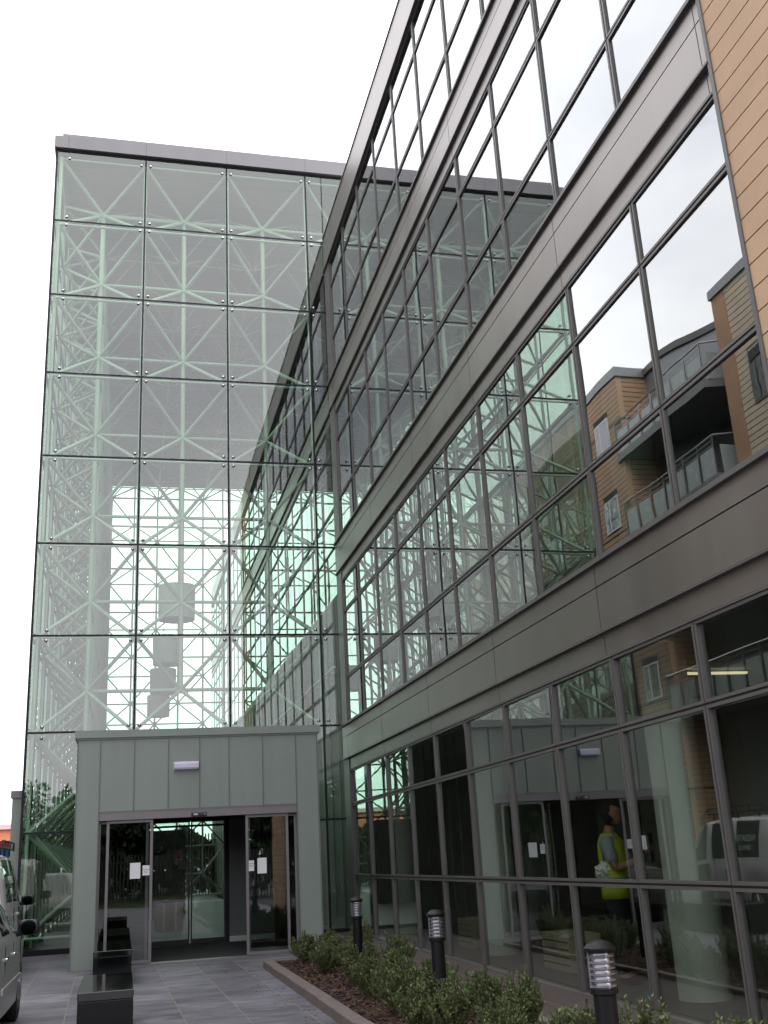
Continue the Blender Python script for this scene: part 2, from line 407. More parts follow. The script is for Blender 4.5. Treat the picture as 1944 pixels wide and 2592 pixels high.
# bed kerb and the second kerb along the grille, each of many stones
def kerb(name, label, pts, wd, h):
    b = MB(); r_ = random.Random(5)
    for (x0, y0), (x1, y1) in zip(pts, pts[1:]):
        n = max(1, round(math.hypot(x1-x0, y1-y0)/.9)); 
        for k in range(n):
            ax, ay = x0+(x1-x0)*k/n, y0+(y1-y0)*k/n; bx, by = x0+(x1-x0)*(k+1)/n, y0+(y1-y0)*(k+1)/n
            d = Vector((bx-ax, by-ay, 0)).normalized(); nn = Vector((-d.y, d.x, 0))*(wd/2); g = d*.004; dz = r_.uniform(-.003, .003)
            A, B = Vector((ax, ay, 0))+g, Vector((bx, by, 0))-g
            b.prism([(A+nn)[:2], (A-nn)[:2], (B-nn)[:2], (B+nn)[:2]], -.05, h+dz)
    return tag(b.obj(name, 'kerb_stone', bevel=.008), label, 'kerb')
kerb('bed_kerb', 'rough grey-brown stone kerb between the slate paving and the planting bed', [(2.09, 4.5), (2.10, 10), (2.13, 16.72), (3.40, 16.72)], .15, .10)
kerb('edge_kerb', 'low stone edging behind the shrubs beside the metal grille', [(3.52, 4.5), (3.52, 16.72)], .09, .10)
# drain grille between edging and facade
b = MB(); b.box(3.57, 4.55, 4.5, 22.5, .0, .028)
for k in range(364):
    y = 4.6+k*.049
    b.box(3.60, 4.52, y, y+.020, .028, .045)
for x in (3.58, 4.05, 4.52): b.box(x, x+.02, 4.5, 22.5, .028, .048)
tag(b.obj('drain_grille', 'grille'), 'brown metal slatted grille along the foot of the glazed facade', 'grille')

# ------------------------------------------------------------------ glass atrium
atr = thing('glass_atrium', 'tall box of green bolted glass panels over a pale space frame, behind the porch', 'glass atrium', (1.3, 34, 0))
def panel(x0, x1, z0, z1, y, g=.014, t=.012):
    b = MB(); b.box(x0+g, x1-g, y, y+t, z0+g, z1-g); return b
lv = [ZT]+ROWS+[ZB]
bolts = []
nb = 0; spare = MB()
for r in range(9):
    for c in range(4):
        z1, z0 = lv[r], lv[r+1]; x0, x1 = C[c], C[c+1]
        if z1 < 4 and c in (1, 2): continue          # the portal stands here
        if c == 0 and z1 < 4: x1 = -.70
        p = wobj(panel(x0, x1, z0, z1, DT), 'glass_panel', 'atrium_glass', atr)
        xa = x0+(.30 if c == 0 else .11); xb = x1-.11; top = .24 if r == 0 else .11
        if c == 0 and z1 < 4: xs = (xa,)
        elif c == 3: xs = (xa,)
        else: xs = (xa, xb)
        for x in xs:
            for z in (z0+.11, z1-top):
                if nb < 100:
                    if not bolts:
                        m_ = MB(); m_.lathe((0, 0, 0), [(.001, -.034), (.022, -.032), (.034, -.022), (.038, -.008), (.038, 0)], 14, 'y'); m_.tube((0, .012, 0), (0, .16, 0), .014, 6)
                        bo = m_.obj('glass_bolt', 'steel_bolt', p, smooth=True, sharp=50); bolts.append(bo)
                    else:
                        bo = bolts[0].copy(); COL.objects.link(bo); bo.parent = p
                    bo.location = (x, DT, z)
                else: spare.sphere((x, DT-.012, z), .036, 8)
                nb += 1
ZU = 15.66
for x0, x1 in ((C[4], 6.22), (6.22, 8.25)):
    wobj(panel(x0, x1, 16.41, ZT, DT), 'glass_panel', 'atrium_glass', atr); wobj(panel(x0, x1, ZU, 16.41, DT), 'glass_panel', 'atrium_glass', atr)
b = MB(); b.box(C[4], 8.25, DT-.003, DT+.03, 16.394, 16.426); b.box(6.204, 6.236, DT-.004, DT+.03, ZU, ZT); b.box(C[4], 8.25, DT-.01, DT+.05, ZT-.05, ZT); b.box(C[4]+.02, 8.27, DT-.01, DT+.05, ZU-.06, ZU+.03)
wobj(b, 'glazing_joint', 'silicone', atr)
for j in range(12):
    b = MB(); y0 = DT+.02+j*2.03; b.box(8.24, 8.252, y0+.014, y0+2.0, ZU, 16.395); b.box(8.24, 8.252, y0+.014, y0+2.0, 16.425, ZT-.02)
    wobj(b, 'side_glass', 'side_glass', atr)
b = MB(); b.box(4.62, 8.24, DB, DB+.012, ZU, ZT); wobj(b, 'back_glass', 'atrium_glass', atr)
# silicone joints
b = MB()
for z in ROWS: b.box(C[0], C[4], DT-.003, DT+.03, z-.021, z+.021)
for x in C[1:4]: b.box(x-.021, x+.021, DT-.004, DT+.03, 3.7 if x < 4 else ZB, ZT)
b.box(C[0]-.02, C[0]+.03, DT-.006, DT+.05, ZB, ZT); b.box(C[0], C[4], DT-.01, DT+.05, ZT-.05, ZT); b.box(C[0], -.75, DT-.03, DT+.06, 0, .10)
b.box(3.3, C[4], DT-.03, DT+.06, 0, .10)
wobj(b, 'glazing_joint', 'silicone', atr)
# west side and back walls of glass
for j in range(12):
    y0, y1 = DT+.02+j*2.03, DT+(j+1)*2.03
    b = MB()
    for r in range(9): b.box(C[0], C[0]+.012, y0+.014, y1-.014, lv[r+1]+.014, lv[r]-.014)
    wobj(b, 'side_glass', 'side_glass', atr)
b = MB()
for z in ROWS: b.box(C[0]-.004, C[0]+.03, DT+.03, DB, z-.014, z+.014)
for j in range(1, 13): b.box(C[0]-.005, C[0]+.03, DT+j*2.03-.014, DT+j*2.03+.014, ZB, ZT)
wobj(b, 'glazing_joint', 'silicone', atr)
BX = [-1.973, .1655, 2.170, 4.194, 4.6]
for c in range(4):
    b = MB()
    for r in range(9): b.box(BX[c]+.014, BX[c+1]-.014, DB, DB+.012, lv[r+1]+.014, lv[r]-.014)
    wobj(b, 'back_glass', 'atrium_glass', atr)
b = MB()
for z in ROWS: b.box(C[0], C[4], DB-.02, DB+.02, z-.014, z+.014)
for x in BX[1:4]: b.box(x-.014, x+.014, DB-.021, DB+.021, ZB, ZT)
wobj(b, 'glazing_joint', 'silicone', atr)
# roof: fascia, raised upstand, soffit deck
b = MB()
b.box(-2.03, 8.34, DT-.10, DB+.1, ZT, 18.76)
b.box(-1.86, 8.18, DT+.08, DB-.1, 18.76, 18.97)
wobj(b, 'roof', 'fascia_grey', atr)
b = MB()
for x in (-1.70, .17, 2.17, 4.19, 6.22): b.box(x-.005, x+.005, DT-.103, DT-.098, ZT, 18.76)
wobj(b, 'fascia_joint', 'frame_grey', atr)
b = MB(); b.box(-1.95, 8.2, DT+.06, DB-.06, ZT-.06, ZT-.004); wobj(b, 'soffit', 'soffit', atr)
b = MB()
for k in range(24): b.box(-1.9, 8.2, DT+.7+k, DT+.712+k, ZT-.064, ZT-.058)
wobj(b, 'soffit_joint', 'frame_grey', atr)
# space frames
XO = [-1.865, .165, 2.195, 4.205]; XI = [-.85, 1.18, 3.21]
ZO = [ZT-.15]+[z for z in ROWS]+[.3]
ZI = [(a+b_)/2 for a, b_ in zip(lv[1:], lv[:-1])]
def web(b, P, n0, rd=.042):      # four corners to the inner node
    for q in P: b.tube(q, n0, rd, 8, cap=False)
def face_frame(yo, yi, name, low=9, rd=.042, rc=.055):
    b = MB()
    for r in range(low):
        for c in range(3):
            if r >= 7 and yo < 30 and c in (1, 2): continue
            n0 = (XI[c], yi, ZI[r])
            web(b, [(XO[c], yo, ZO[r]), (XO[c+1], yo, ZO[r]), (XO[c], yo, ZO[r+1]), (XO[c+1], yo, ZO[r+1])], n0, rd)
            b.sphere(n0, .085, 8)
    vis = 9 if yo > 30 else 7
    for c in range(3): b.tube((XI[c], yi, ZI[0]), (XI[c], yi, ZI[vis-1] if c else .02), rc, 10)
    for r in range(vis): b.tube((XI[0], yi, ZI[r]), (XI[2], yi, ZI[r]), rd, 8)
    for c in range(4): b.tube((XO[c], yo, ZT-.06), (XO[c], yo, 4.2 if (c in (1, 2) and yo < 30) else .02), .042, 8)
    for r in range(10): b.tube((XO[0], yo, ZO[r]), (XO[3] if (r < 8 or yo > 30) else (-.8), yo, ZO[r]), .030, 8)
    for x in (5.24, 7.27):
        web(b, [(x-1.01, yo, ZO[0]), (x+1.01, yo, ZO[0]), (x-1.01, yo, ZO[1]), (x+1.01, yo, ZO[1])], (x, yi, ZI[0]), rd); b.tube((x, yi, ZI[0]), (x, yi, 15.7), rc, 8)
    b.tube((XI[2], yi, ZI[0]), (7.27, yi, ZI[0]), rd, 8)
    for r in (0, 1): b.tube((XO[3], yo, ZO[r]), (8.2, yo, ZO[r]), .03, 8)
    for x in (6.22, 8.2): b.tube((x, yo, ZT-.06), (x, yo, 15.7), .042, 8)
    return wobj(b, name, 'truss_green', atr, smooth=True, sharp=60)
face_frame(DT+.17, DT+1.17, 'space_frame')
face_frame(DB-.17, DB-1.15, 'space_frame', rd=.034, rc=.042)
YO = [DT+.17+j*2.0 for j in range(13)]
b = MB()
for j in range(12):
    for r in range(9):
        n0 = (XI[0], YO[j]+1.0, ZI[r])
        web(b, [(XO[0], YO[j], ZO[r]), (XO[0], YO[j+1], ZO[r]), (XO[0], YO[j], ZO[r+1]), (XO[0], YO[j+1], ZO[r+1])], n0, .040)
        b.sphere(n0, .075, 6)
for j in range(12): b.tube((XI[0], YO[j]+1, ZI[0]), (XI[0], YO[j]+1, .02), .06, 8)
for r in range(9): b.tube((XI[0], YO[0]+1, ZI[r]), (XI[0], YO[11]+1, ZI[r]), .040, 6)
for j in range(1, 13): b.tube((XO[0], YO[j], ZT-.06), (XO[0], YO[j], .02), .042, 6)
for r in range(10): b.tube((XO[0], YO[0], ZO[r]), (XO[0], YO[12], ZO[r]), .032, 6)
wobj(b, 'side_frame', 'truss_green', atr, smooth=True, sharp=60)
b = MB()
for j in range(12):
    for c in range(5):
        xa = XO[0]+c*2.03; n0 = (xa+1.015, YO[j]+1, ZT-1.05)
        web(b, [(xa, YO[j], ZT-.12), (xa+2.03, YO[j], ZT-.12), (xa, YO[j+1], ZT-.12), (xa+2.03, YO[j+1], ZT-.12)], n0, .028)
for c in range(3): b.tube((XI[c], YO[0]+1, ZT-1.05), (XI[c], YO[11]+1, ZT-1.05), .032, 6)
for j in range(12): b.tube((XI[0], YO[j]+1, ZT-1.05), (XI[2], YO[j]+1, ZT-1.05), .028, 6)
wobj(b, 'roof_frame', 'truss_green', atr, smooth=True, sharp=60)
# small clips between side frame and glass
b = MB()
for j in range(12):
    for z in lv[1:-1]:
        for dz in (-.11, .11): b.tube((C[0]+.012, YO[j]+.1, z+dz), (XO[0], YO[j]+.02, z+dz*.3), .016, 5); 
wobj(b, 'glazing_clip', 'silicone', atr)

# drum lamps hanging in the atrium
for k, (x, y) in enumerate(((1.17, 26.0), (1.20, 32.2), (1.25, 37.9), (1.28, 44.0))):
    lab = ['nearest and largest-looking grey fabric drum lampshade hanging in the atrium, top of the descending row',
           'grey drum lampshade hanging second from the front in the atrium, just under the nearest one',
           'grey drum lampshade hanging third from the front in the atrium, before the farthest',
           'farthest grey drum lampshade hanging in the atrium, lowest of the row in the photo'][k]
    t = thing('pendant_lamp', lab, 'pendant lamp', (x, y, 7.33), group='drum lamps hanging in the atrium')
    if k == 0:
        b = MB(); b.lathe((0, 0, 0), [(.45, 0), (.46, .86), (.447, .86), (.437, 0), (.45, 0)], 40); sh = b.obj('lamp_shade', 'shade_fabric', t, smooth=True, sharp=40)
        b = MB(); b.lathe((0, 0, .05), [(.001, 0), (.435, 0), (.435, .01), (.001, .01)], 32); di = b.obj('diffuser', 'shade_fabric', t)
        b = MB()
        for a in range(3): b.tube((.40*math.cos(a*2.1), .40*math.sin(a*2.1), .86), (0, 0, 1.5), .004, 5)
        b.tube((0, 0, 1.5), (0, 0, 11.0), .006, 5); cb = b.obj('cable', 'frame_grey', t)
        lampkids = (sh, di, cb)
    else:
        for o in lampkids: c_ = o.copy(); COL.objects.link(c_); c_.parent = t

# ------------------------------------------------------------------ entrance portal
PY = 18.626
por = thing('entrance_portal', 'sage green metal-clad entrance porch with sliding glass doors projecting from the glass atrium', 'entrance porch', (1.27, PY, 0))
b = MB()
b.box(-.78, 3.32, PY, PY+.30, 2.42, 3.62)          # fascia
b.box(-.78, -.41, PY, PY+.30, 0, 2.42); b.box(2.93, 3.32, PY, PY+.30, 0, 2.42)
b.box(-.78, -.70, PY+.30, DT-.02, 0, 3.62); b.box(3.24, 3.32, PY+.30, DT-.02, 0, 3.62)
b.box(-.70, 3.24, PY+.30, DT-.02, 3.50, 3.62)
wobj(b, 'cladding', 'portal_green', por)
b = MB()
for x in (-.405, .156, .724, 1.25, 1.752, 2.336, 2.92): b.box(x-.006, x+.006, PY-.022, PY, 2.425 if x > 0 and x < 2.9 else .0, 3.60)
for x in (-.775, 3.305): b.box(x-.012, x+.012, PY-.012, PY, 0, 3.61)
for y in (19.4, 20.1, 20.8, 21.5): b.box(3.32, 3.34, y-.006, y+.006, 0, 3.6); b.box(-.80, -.78, y-.006, y+.006, 0, 3.6)
wobj(b, 'standing_seam', 'portal_seam', por)
b = MB(); b.box(-.83, 3.37, PY-.05, DT-.025, 3.63, 3.755); b.box(-.80, 3.34, PY-.02, DT-.03, 3.60, 3.63); wobj(b, 'coping', 'portal_green', por)
b = MB(); b.box(-.41, 2.93, PY+.012, PY+.20, 2.275, 2.418); b.box(-.41, 2.93, PY+.005, PY+.012, 2.40, 2.418); b.box(-.41, 2.93, PY+.008, PY+.012, 2.275, 2.287)
hb = wobj(b, 'door_header', 'door_metal', por)
b = MB(); b.box(1.115, 1.37, PY-.03, PY+.012, 2.285, 2.345); so_ = wobj(b, 'motion_sensor', 'car_plastic', hb, bevel=.008)
b = MB(); b.box(1.15, 1.22, PY-.033, PY-.03, 2.30, 2.33); b.box(1.33, 1.345, PY-.033, PY-.03, 2.31, 2.325); wobj(b, 'sensor_lens', 'lamp_core', hb)
b = MB(); b.box(-.41, 2.93, PY+.02, PY+.30, .001, .022); b.box(-.41, 2.93, PY-.02, PY+.02, .001, .012); wobj(b, 'threshold', 'door_metal', por)
b = MB(); b.box(-.3, 2.9, PY+.30, DT-.3, .001, .016); wobj(b, 'door_mat', 'mat_black', por)
def door(name, x0, x1, y, z0=.03, z1=2.27, fl=.045, par=por, gm='door_glass', mt='door_metal', d=.05, bot=.05):
    b = MB(); b.box(x0, x0+fl, y, y+d, z0, z1); b.box(x1-fl, x1, y, y+d, z0, z1)
    b.box(x0+fl, x1-fl, y+.002, y+d-.002, z1-fl, z1); b.box(x0+fl, x1-fl, y+.002, y+d-.002, z0, z0+bot)
    f = wobj(b, name, mt, par)
    b = MB(); b.box(x0+fl, x1-fl, y+d/2-.005, y+d/2+.005, z0+bot, z1-fl); b.obj('pane', gm, f)
    return f
d1 = door('side_screen', -.41, .42, PY+.14); d2 = door('side_screen', 2.07, 2.93, PY+.14)
d3 = door('sliding_door', -.27, .485, PY+.06); d4 = door('sliding_door', 2.035, 2.77, PY+.06)
def notice(name, par, x0, x1, z0, z1, y, m_='paper'):
    b = MB(); b.box(x0, x1, y-.0008, y, z0, z1); return b.obj(name, m_, par)
yb = PY+.06+.020-.001
rotx = Matrix.Rotation(PI/2, 4, 'X')
notice('notice', d3, .121, .290, 1.336, 1.585, yb); n2 = notice('notice', d3, .325, .438, 1.379, 1.537, yb); notice('notice', d4, 2.231, 2.388, 1.303, 1.554, yb); n4 = notice('notice', d4, 2.082, 2.173, 1.352, 1.52, yb)
for n_, xc in ((n2, .382), (n4, 2.128)):
    for s_, dz, sz in (('Automatic', .02, .026), ('Door', -.02, .03)):
        text_mesh('lettering', s_, sz, 'ink', n_, Matrix.Translation((xc, yb-.0016, 1.452+dz)) @ rotx)
b = MB(); b.box(-.425, -.40, PY+.004, PY+.012, 1.28, 1.42); wobj(b, 'push_plate', 'white_plastic', por)
# lavender bulkhead light
b = MB(); b.box(.81, 1.235, PY-.012, PY-.001, 3.045, 3.195); li = wobj(b, 'wall_light', 'white_plastic', por)
b = MB(); b.prism([(PY-.012, 3.05), (PY-.085, 3.06), (PY-.10, 3.09), (PY-.10, 3.16), (PY-.05, 3.19), (PY-.012, 3.19)], .815, 1.23, 'x'); b.obj('light_cover', 'lavender_plastic', li, bevel=.008)
# inner screen in the plane of the atrium glass
YI = DT-.25
d5 = door('inner_door', .56, 1.315, YI, .03, 2.36, .03, mt='car_plastic', bot=.09); d6 = door('inner_door', 1.335, 2.03, YI, .03, 2.36, .03, mt='car_plastic', bot=.09)
b = MB(); b.box(-.70, 3.24, YI-.02, YI+.08, 2.36, 3.50); wobj(b, 'inner_header', 'kiosk_dark', por)
b = MB(); b.box(2.03, 2.10, YI-.03, YI+.08, .02, 2.36); wobj(b, 'door_post', 'kiosk_dark', por)
b = MB(); b.box(-.70, .55, YI, YI+.05, .02, .12); wobj(b, 'skirting', 'kiosk_dark', por)
b = MB(); b.box(2.10, 2.43, YI-.01, YI+.05, .12, 2.36); b.box(2.43, 3.24, YI+.0, YI+.05, .12, 2.36); wobj(b, 'wall_panel', 'panel_grey', por)
b = MB(); b.box(2.10, 3.2, YI-.03, YI-.015, .02, .11); wobj(b, 'skirting', 'white_plastic', por)
b = MB(); b.box(3.19, 3.24, PY+.32, YI-.04, .02, 3.5); wobj(b, 'lining_panel', 'brown_panel', por)
b = MB(); b.box(-.70, 3.19, PY+.31, YI-.04, 2.55, 2.58); wobj(b, 'ceiling_panel', 'kiosk_dark', por)
b = MB(); b.box(-.66, .52, YI, YI+.012, .12, 2.36); wobj(b, 'wall_panel', 'kiosk_dark', por)
b = MB(); b.box(2.78, 3.18, 20.4, 20.75, .02, 1.15); b.box(2.82, 3.14, 20.38, 20.40, .2, 1.0); wobj(b, 'heater_cabinet', 'kiosk_dark', por, bevel=.01)
nf = notice('fire_notice', d5, 1.02, 1.17, 1.52, 1.80, YI+.008, 'notice_pink')
b = MB(); b.lathe((1.095, YI+.0066, 1.69), [(.055, 0), (.055, -.001), (.045, -.001), (.045, 0)], 24, 'y'); b.box(1.088, 1.102, YI+.0058, YI+.0066, 1.67, 1.715); b.box(1.07, 1.12, YI+.0058, YI+.0066, 1.655, 1.668); b.obj('fire_symbol', 'notice_red', nf)
notice('door_notice', d5, 1.08, 1.27, 1.44, 1.60, YI+.006, 'notice_grey'); notice('door_notice', d6, 1.37, 1.52, 1.46, 1.60, YI+.008, 'notice_grey')

# inside the atrium, seen through the doors
b = MB(); b.box(.6, 1.86, 34, 35.6, .02, 2.55); 
for k in range(12): b.box(.58, 1.88, 33.97, 34.0, .12+k*.2, .22+k*.2)
tag(b.obj('kiosk', 'kiosk_dark'), 'dark slatted timber kiosk standing in the atrium behind the left inner door', 'kiosk')
t = thing('cardboard_box', 'left brown cardboard box standing on the atrium floor behind the doors', 'box', (.98, 27.6, .02), R(4), 'boxes in the atrium')
b = MB(); b.box(-.17, .17, -.2, .2, 0, .62); b.obj('carton', 'cardboard', t, bevel=.01)
b = MB(); b.box(-.03, .03, -.203, .203, .005, .623); b.obj('tape', 'tape', t)
t2 = dup(t, (1.30, 27.5, .02), R(-8), 'right brown cardboard box on the atrium floor, beside the other one')
for o in t2.children: o.scale = (.8, .9, 1.02)

# low wall pier beside the atrium's left edge
t = thing('wall_pier', 'narrow grey-green wall end at the left edge of the glass atrium', 'wall', (-2.08, 23.3, 0))
b = MB(); b.box(-2.20, -2.0, 23.0, 29, -.1, 2.98); wobj(b, 'wall_body', 'portal_green', t)
b = MB(); b.box(-2.23, -1.985, 22.96, 29.03, 2.98, 3.12); wobj(b, 'wall_coping', 'fascia_grey', t)
# ------------------------------------------------------------------ office building with the glazed facade
off = thing('office_building', 'dark grey and glass office building with a terracotta end wall, filling the right side', 'building', (8, 20, 0))
ST = [[.09, 1.138, 2.47, 3.132], [4.066, 4.986, 6.355, 7.02], [7.976, 8.855, 10.21, 10.87], [11.77, 12.70, 14.03, 14.675]]
ST = [[zf(z) for z in q] for q in ST]
ZPL, ZPT = zf(14.70), zf(15.60)
BANDS = [(zf(a), zf(c)) for a, c in ((4.046, 3.152), (7.956, 7.04), (11.75, 10.89))]
XG = 4.64                                      # plane of the stretch beyond the atrium glass
def win_meshes(zs, gm):
    f = MB(); g = MB(); W = .027; G = .010
    for z0, z1 in zip(zs, zs[1:]):
        a, c = G, S-G; lo, hi = z0+G, z1-G
        f.cur = 0
        f.box(-.006, .05, a, a+W, lo, hi); f.box(-.006, .05, c-W, c, lo, hi)
        f.box(-.005, .05, a+W, c-W, lo, lo+W); f.box(-.005, .05, a+W, c-W, hi-W, hi)
        g.box(.016, .024, a+W-.004, c-W+.004, lo+W-.004, hi-W+.004)
    f.cur = 1
    f.box(.004, .09, -.0095, .0095, zs[0], zs[-1])
    for z in zs[1:-1]: f.box(.003, .088, .0095, S-.0095, z-.0095, z+.0095)
    return f.mesh('window', ['frame_grey', 'gap_black']), g.mesh('pane', gm)
WM = [win_meshes(z, 'upper_glass' if i else 'facade_glass') for i, z in enumerate(ST)]
rnd = random.Random(11)
def window(st, x, y):
    o = bpy.data.objects.new('window', WM[st][0]); COL.objects.link(o); o.parent = off; o.matrix_parent_inverse = Matrix.Translation(-Vector(off.location))
    o.location = (x, y, 0)
    p = bpy.data.objects.new('pane', WM[st][1]); COL.objects.link(p); p.parent = o
    z = ST[st][1]
    p.matrix_local = Matrix.Translation((0, .75, z)) @ Matrix.Rotation(R(rnd.uniform(-.2, .2)+(-.85 if st == 0 else 0)), 4, 'Z') @ Matrix.Rotation(R(rnd.uniform(-.10, .10)), 4, 'Y') @ Matrix.Translation((0, -.75, -z))
for k in range(-1, 9):
    for st in range(4): window(st, XF, Y0+k*S)
for k in range(23):
    for st in (2, 3): window(st, XG, DT+.05+k*S)
def ribbon(x, y0, y1, bands, par=off, jsp=3.17):
    """spandrel bands with their projecting lips, between y0 and y1 on plane x (outside is towards -x)"""
    b = MB(); L_ = MB(); J = MB()
    for (top, bot) in bands:
        led = bot+(top-bot)*.245; jt = bot+(top-bot)*.735
        b.box(x-.005, x+.10, y0, y1, bot, led-.012)
        b.box(x-.030, x+.10, y0, y1, led+.012, jt-.007)
        b.box(x-.030, x+.10, y0, y1, jt+.007, top-.03)
        L_.box(x-.060, x+.10, y0, y1, led-.012, led+.012); L_.box(x-.075, x+.10, y0, y1, top-.03, top+.012)
        J.box(x-.014, x+.05, y0, y1, jt-.007, jt+.007)
        L_.box(x-.018, x+.05, y0, y1, bot-.026, bot)
        n = int((y1-y0)/jsp)
        for k in range(n+1):
            yy = y1-k*jsp-.5
            if yy > y0: J.box(x-.0315, x, yy-.004, yy+.004, led+.012, top-.03); J.box(x-.0065, x, yy-.004, yy+.004, bot, led-.012)
    wobj(b, 'spandrel_panel', 'cladding_grey', par); wobj(L_, 'ledge', 'frame_grey', par); wobj(J, 'panel_joint', 'gap_black', par)
YE = Y0-S                                      # southern end of the glazing
YN = DT-.06                                    # northern end, against the atrium glass
ribbon(XF, YE, YN, BANDS)
b = MB(); b.box(XF-.03, XF+.25, YE, YN+.02, ZPL, ZPT); b.box(XF+.0, XG+.25, YN+.02, 59, ZPL, ZPT)
wobj(b, 'parapet', 'cladding_grey', off)
b = MB(); b.box(XF-.07, XF+.25, YE, YN, ZPL-.025, ZPL); b.box(XG-.07, XG+.1, DT+.03, 59, ZPL-.025, ZPL); b.box(XF-.05, XF+.27, YE, YN, ZPT, ZPT+.03); b.box(XF-.06, XF+.1, YE, YN, .0, .05)
wobj(b, 'ledge', 'frame_grey', off)
b = MB(); b.box(XF-.025, XF+.12, Y0+9*S+.01, YN, .0, ZPL-.03)
wobj(b, 'corner_panel', 'frame_grey', off)
# stretch inside and beyond the atrium
ribbon(XG, DT+.05, 59, BANDS[2:])
b = MB()
for k in range(23): b.box(XG+.016, XG+.024, DT+.05+k*S+.03, DT+.05+(k+1)*S-.03, 7.22, ST[2][0]-.03)
wobj(b, 'lower_pane', 'upper_glass', off)
b = MB()
for k in range(24): b.box(XG-.005, XG+.05, DT+.05+k*S-.035, DT+.05+k*S+.035, 7.22, ST[2][0])
b.box(XG-.006, XG+.05, DT+.05, 59, 7.16, 7.22)
wobj(b, 'lower_frame', 'frame_grey', off)
b = MB(); b.box(XG, XG+.1, DT+.05, 59, .02, 7.16); wobj(b, 'inner_cladding', 'clad_inner', off)
b = MB()
for k in range(36): b.box(XG-.03, XG, DT+.5+k*1.0, DT+.53+k*1.0, .02, 7.16)
wobj(b, 'cladding_rib', 'frame_grey', off)
b = MB(); b.tube((XG-.12, DT+.2, 5.55), (XG-.12, DB-.5, 5.55), .028, 8)
for k in range(12): b.tube((XG-.12, DT+.8+k*2, 5.55), (XG, DT+.8+k*2, 5.50), .012, 6)
wobj(b, 'handrail', 'white_plastic', off, smooth=True, sharp=50)
for y in (27.2, 36.4):
    b = MB(); b.box(XG-.10, XG-.02, y, y+.25, 4.4, 6.9); wobj(b, 'timber_post', 'wood_post', off)
# interior: slabs, ceilings, back walls, cross walls, columns
b = MB()
for z0, z1 in ((zf(3.30), zf(3.95)), (zf(7.15), zf(7.85)), (zf(11.0), zf(11.65)), (zf(14.75), zf(15.4))):
    b.box(XF+.13, 11.5, 3.0, 59, z0, z1)
wobj(b, 'floor_slab', 'inner_ceiling', off)
b = MB(); b.box(XF+.13, 11.5, 3.0, 59, -.3, .05); wobj(b, 'ground_slab', 'inner_floor', off)
b = MB(); b.box(11.2, 11.5, 3.0, 59, 0, 16.2); b.box(4.8, 11.2, 22.40, 22.6, 0, 16.1); b.box(7.6, 11.2, 13.6, 13.8, 0, zf(3.3)); b.box(8.3, 8.45, 3.2, 22.3, 0, zf(3.3))
b.box(4.8, 11.2, 58.5, 59, 0, 16.1)
for st in (1, 2, 3): b.box(8.8, 8.95, 3.2, 59, ST[st][0], ST[st][-1]+.1)
wobj(b, 'partition', 'inner_wall', off)
for st in range(4):
    z0 = (.05, zf(3.95), zf(7.85), zf(11.65))[st]; z1 = (zf(3.3), zf(7.15), zf(11.0), zf(14.75))[st]
    b = MB(); b.lathe((5.36, 0, 0), [(.25, z0), (.25, z1)], 24); cm = b.mesh('column', 'column_paint', True)
    for y in (4.3, 9.75, 15.4, 20.9):
        o = bpy.data.objects.new('column', cm); COL.objects.link(o); o.parent = off; o.matrix_parent_inverse = Matrix.Translation(-Vector(off.location)); o.location = (0, y, 0)
for y, x in ((11.2, 6.4), (8.0, 6.8)):
    b = MB(); b.box(x, x+.9, y, y+.06, zf(3.27)-.03, zf(3.27)-.005); wobj(b, 'ceiling_light', 'tube_light', off)
# terracotta end, south of the glazing
b = MB(); pitch_ = .2012; k = 0
while .02+(k+1)*pitch_ < ZPT: b.box(XF-.035, XF+.05, 3.0, YE-.04, .02+k*pitch_+.006, .02+(k+1)*pitch_-.006); k += 1
wobj(b, 'terracotta_cladding', 'terracotta', off)
b = MB(); b.box(XF-.015, XF+.12, 3.0, YE-.04, 0, ZPT); wobj(b, 'cladding_joint', 'joint_dark', off)
b = MB(); b.box(XF-.05, XF+.12, YE-.04, YE+.005, 0, ZPT); wobj(b, 'end_trim', 'frame_grey', off)
b = MB(); b.box(XF+.12, 11.5, 2.9, 3.0, 0, ZPT); wobj(b, 'end_wall', 'inner_wall', off)
b = MB(); b.box(XF+.25, 11.5, 3.0, 59, ZPT-.3, ZPT-.2); wobj(b, 'roof', 'inner_wall', off)

# things inside the ground floor
def cabinet(loc, label, w_=1.0, h=.9):
    t = thing('cabinet', label, 'cabinet', loc, group='cream cabinets inside the ground floor')
    b = MB(); b.box(0, .42, 0, w_, 0, h); b.obj('body', 'cabinet_cream', t, bevel=.006)
    b = MB()
    for k in range(1, 5): b.box(-.004, .0, .01, w_-.01, h*k/5-.006, h*k/5+.006)
    b.obj('shelf_line', 'joint_dark', t)
cabinet((5.15, 12.45, .05), 'cream low cabinet behind the ground-floor glass, left of the worker in the yellow vest', .85, .42)
cabinet((5.25, 16.5, .05), 'smaller cream cabinet behind the glass, farther along near the second bollard', .7, .42)
b = MB(); b.box(5.7, 6.3, 12.2, 13.4, .05, .72); b.box(5.65, 6.35, 12.15, 13.45, .72, .75); tag(wobj(b, 'desk', 'kiosk_dark'), 'dark desk standing inside the ground floor behind the cream cabinet', 'desk')
b = MB(); b.sphere((0, 0, 0), .07, 10, (1, 1.2, .8)); b.sphere((.03, .07, -.01), .05, 8)
tag(b.obj('cloth', 'blue_bag', smooth=True, loc=(4.88, 9.85, .10)), 'crumpled bright blue cloth lying on the floor just behind the glass', 'cloth')
b = MB(); r_ = random.Random(4)
bm = bmesh.new(); bmesh.ops.create_icosphere(bm, subdivisions=4, radius=.085)
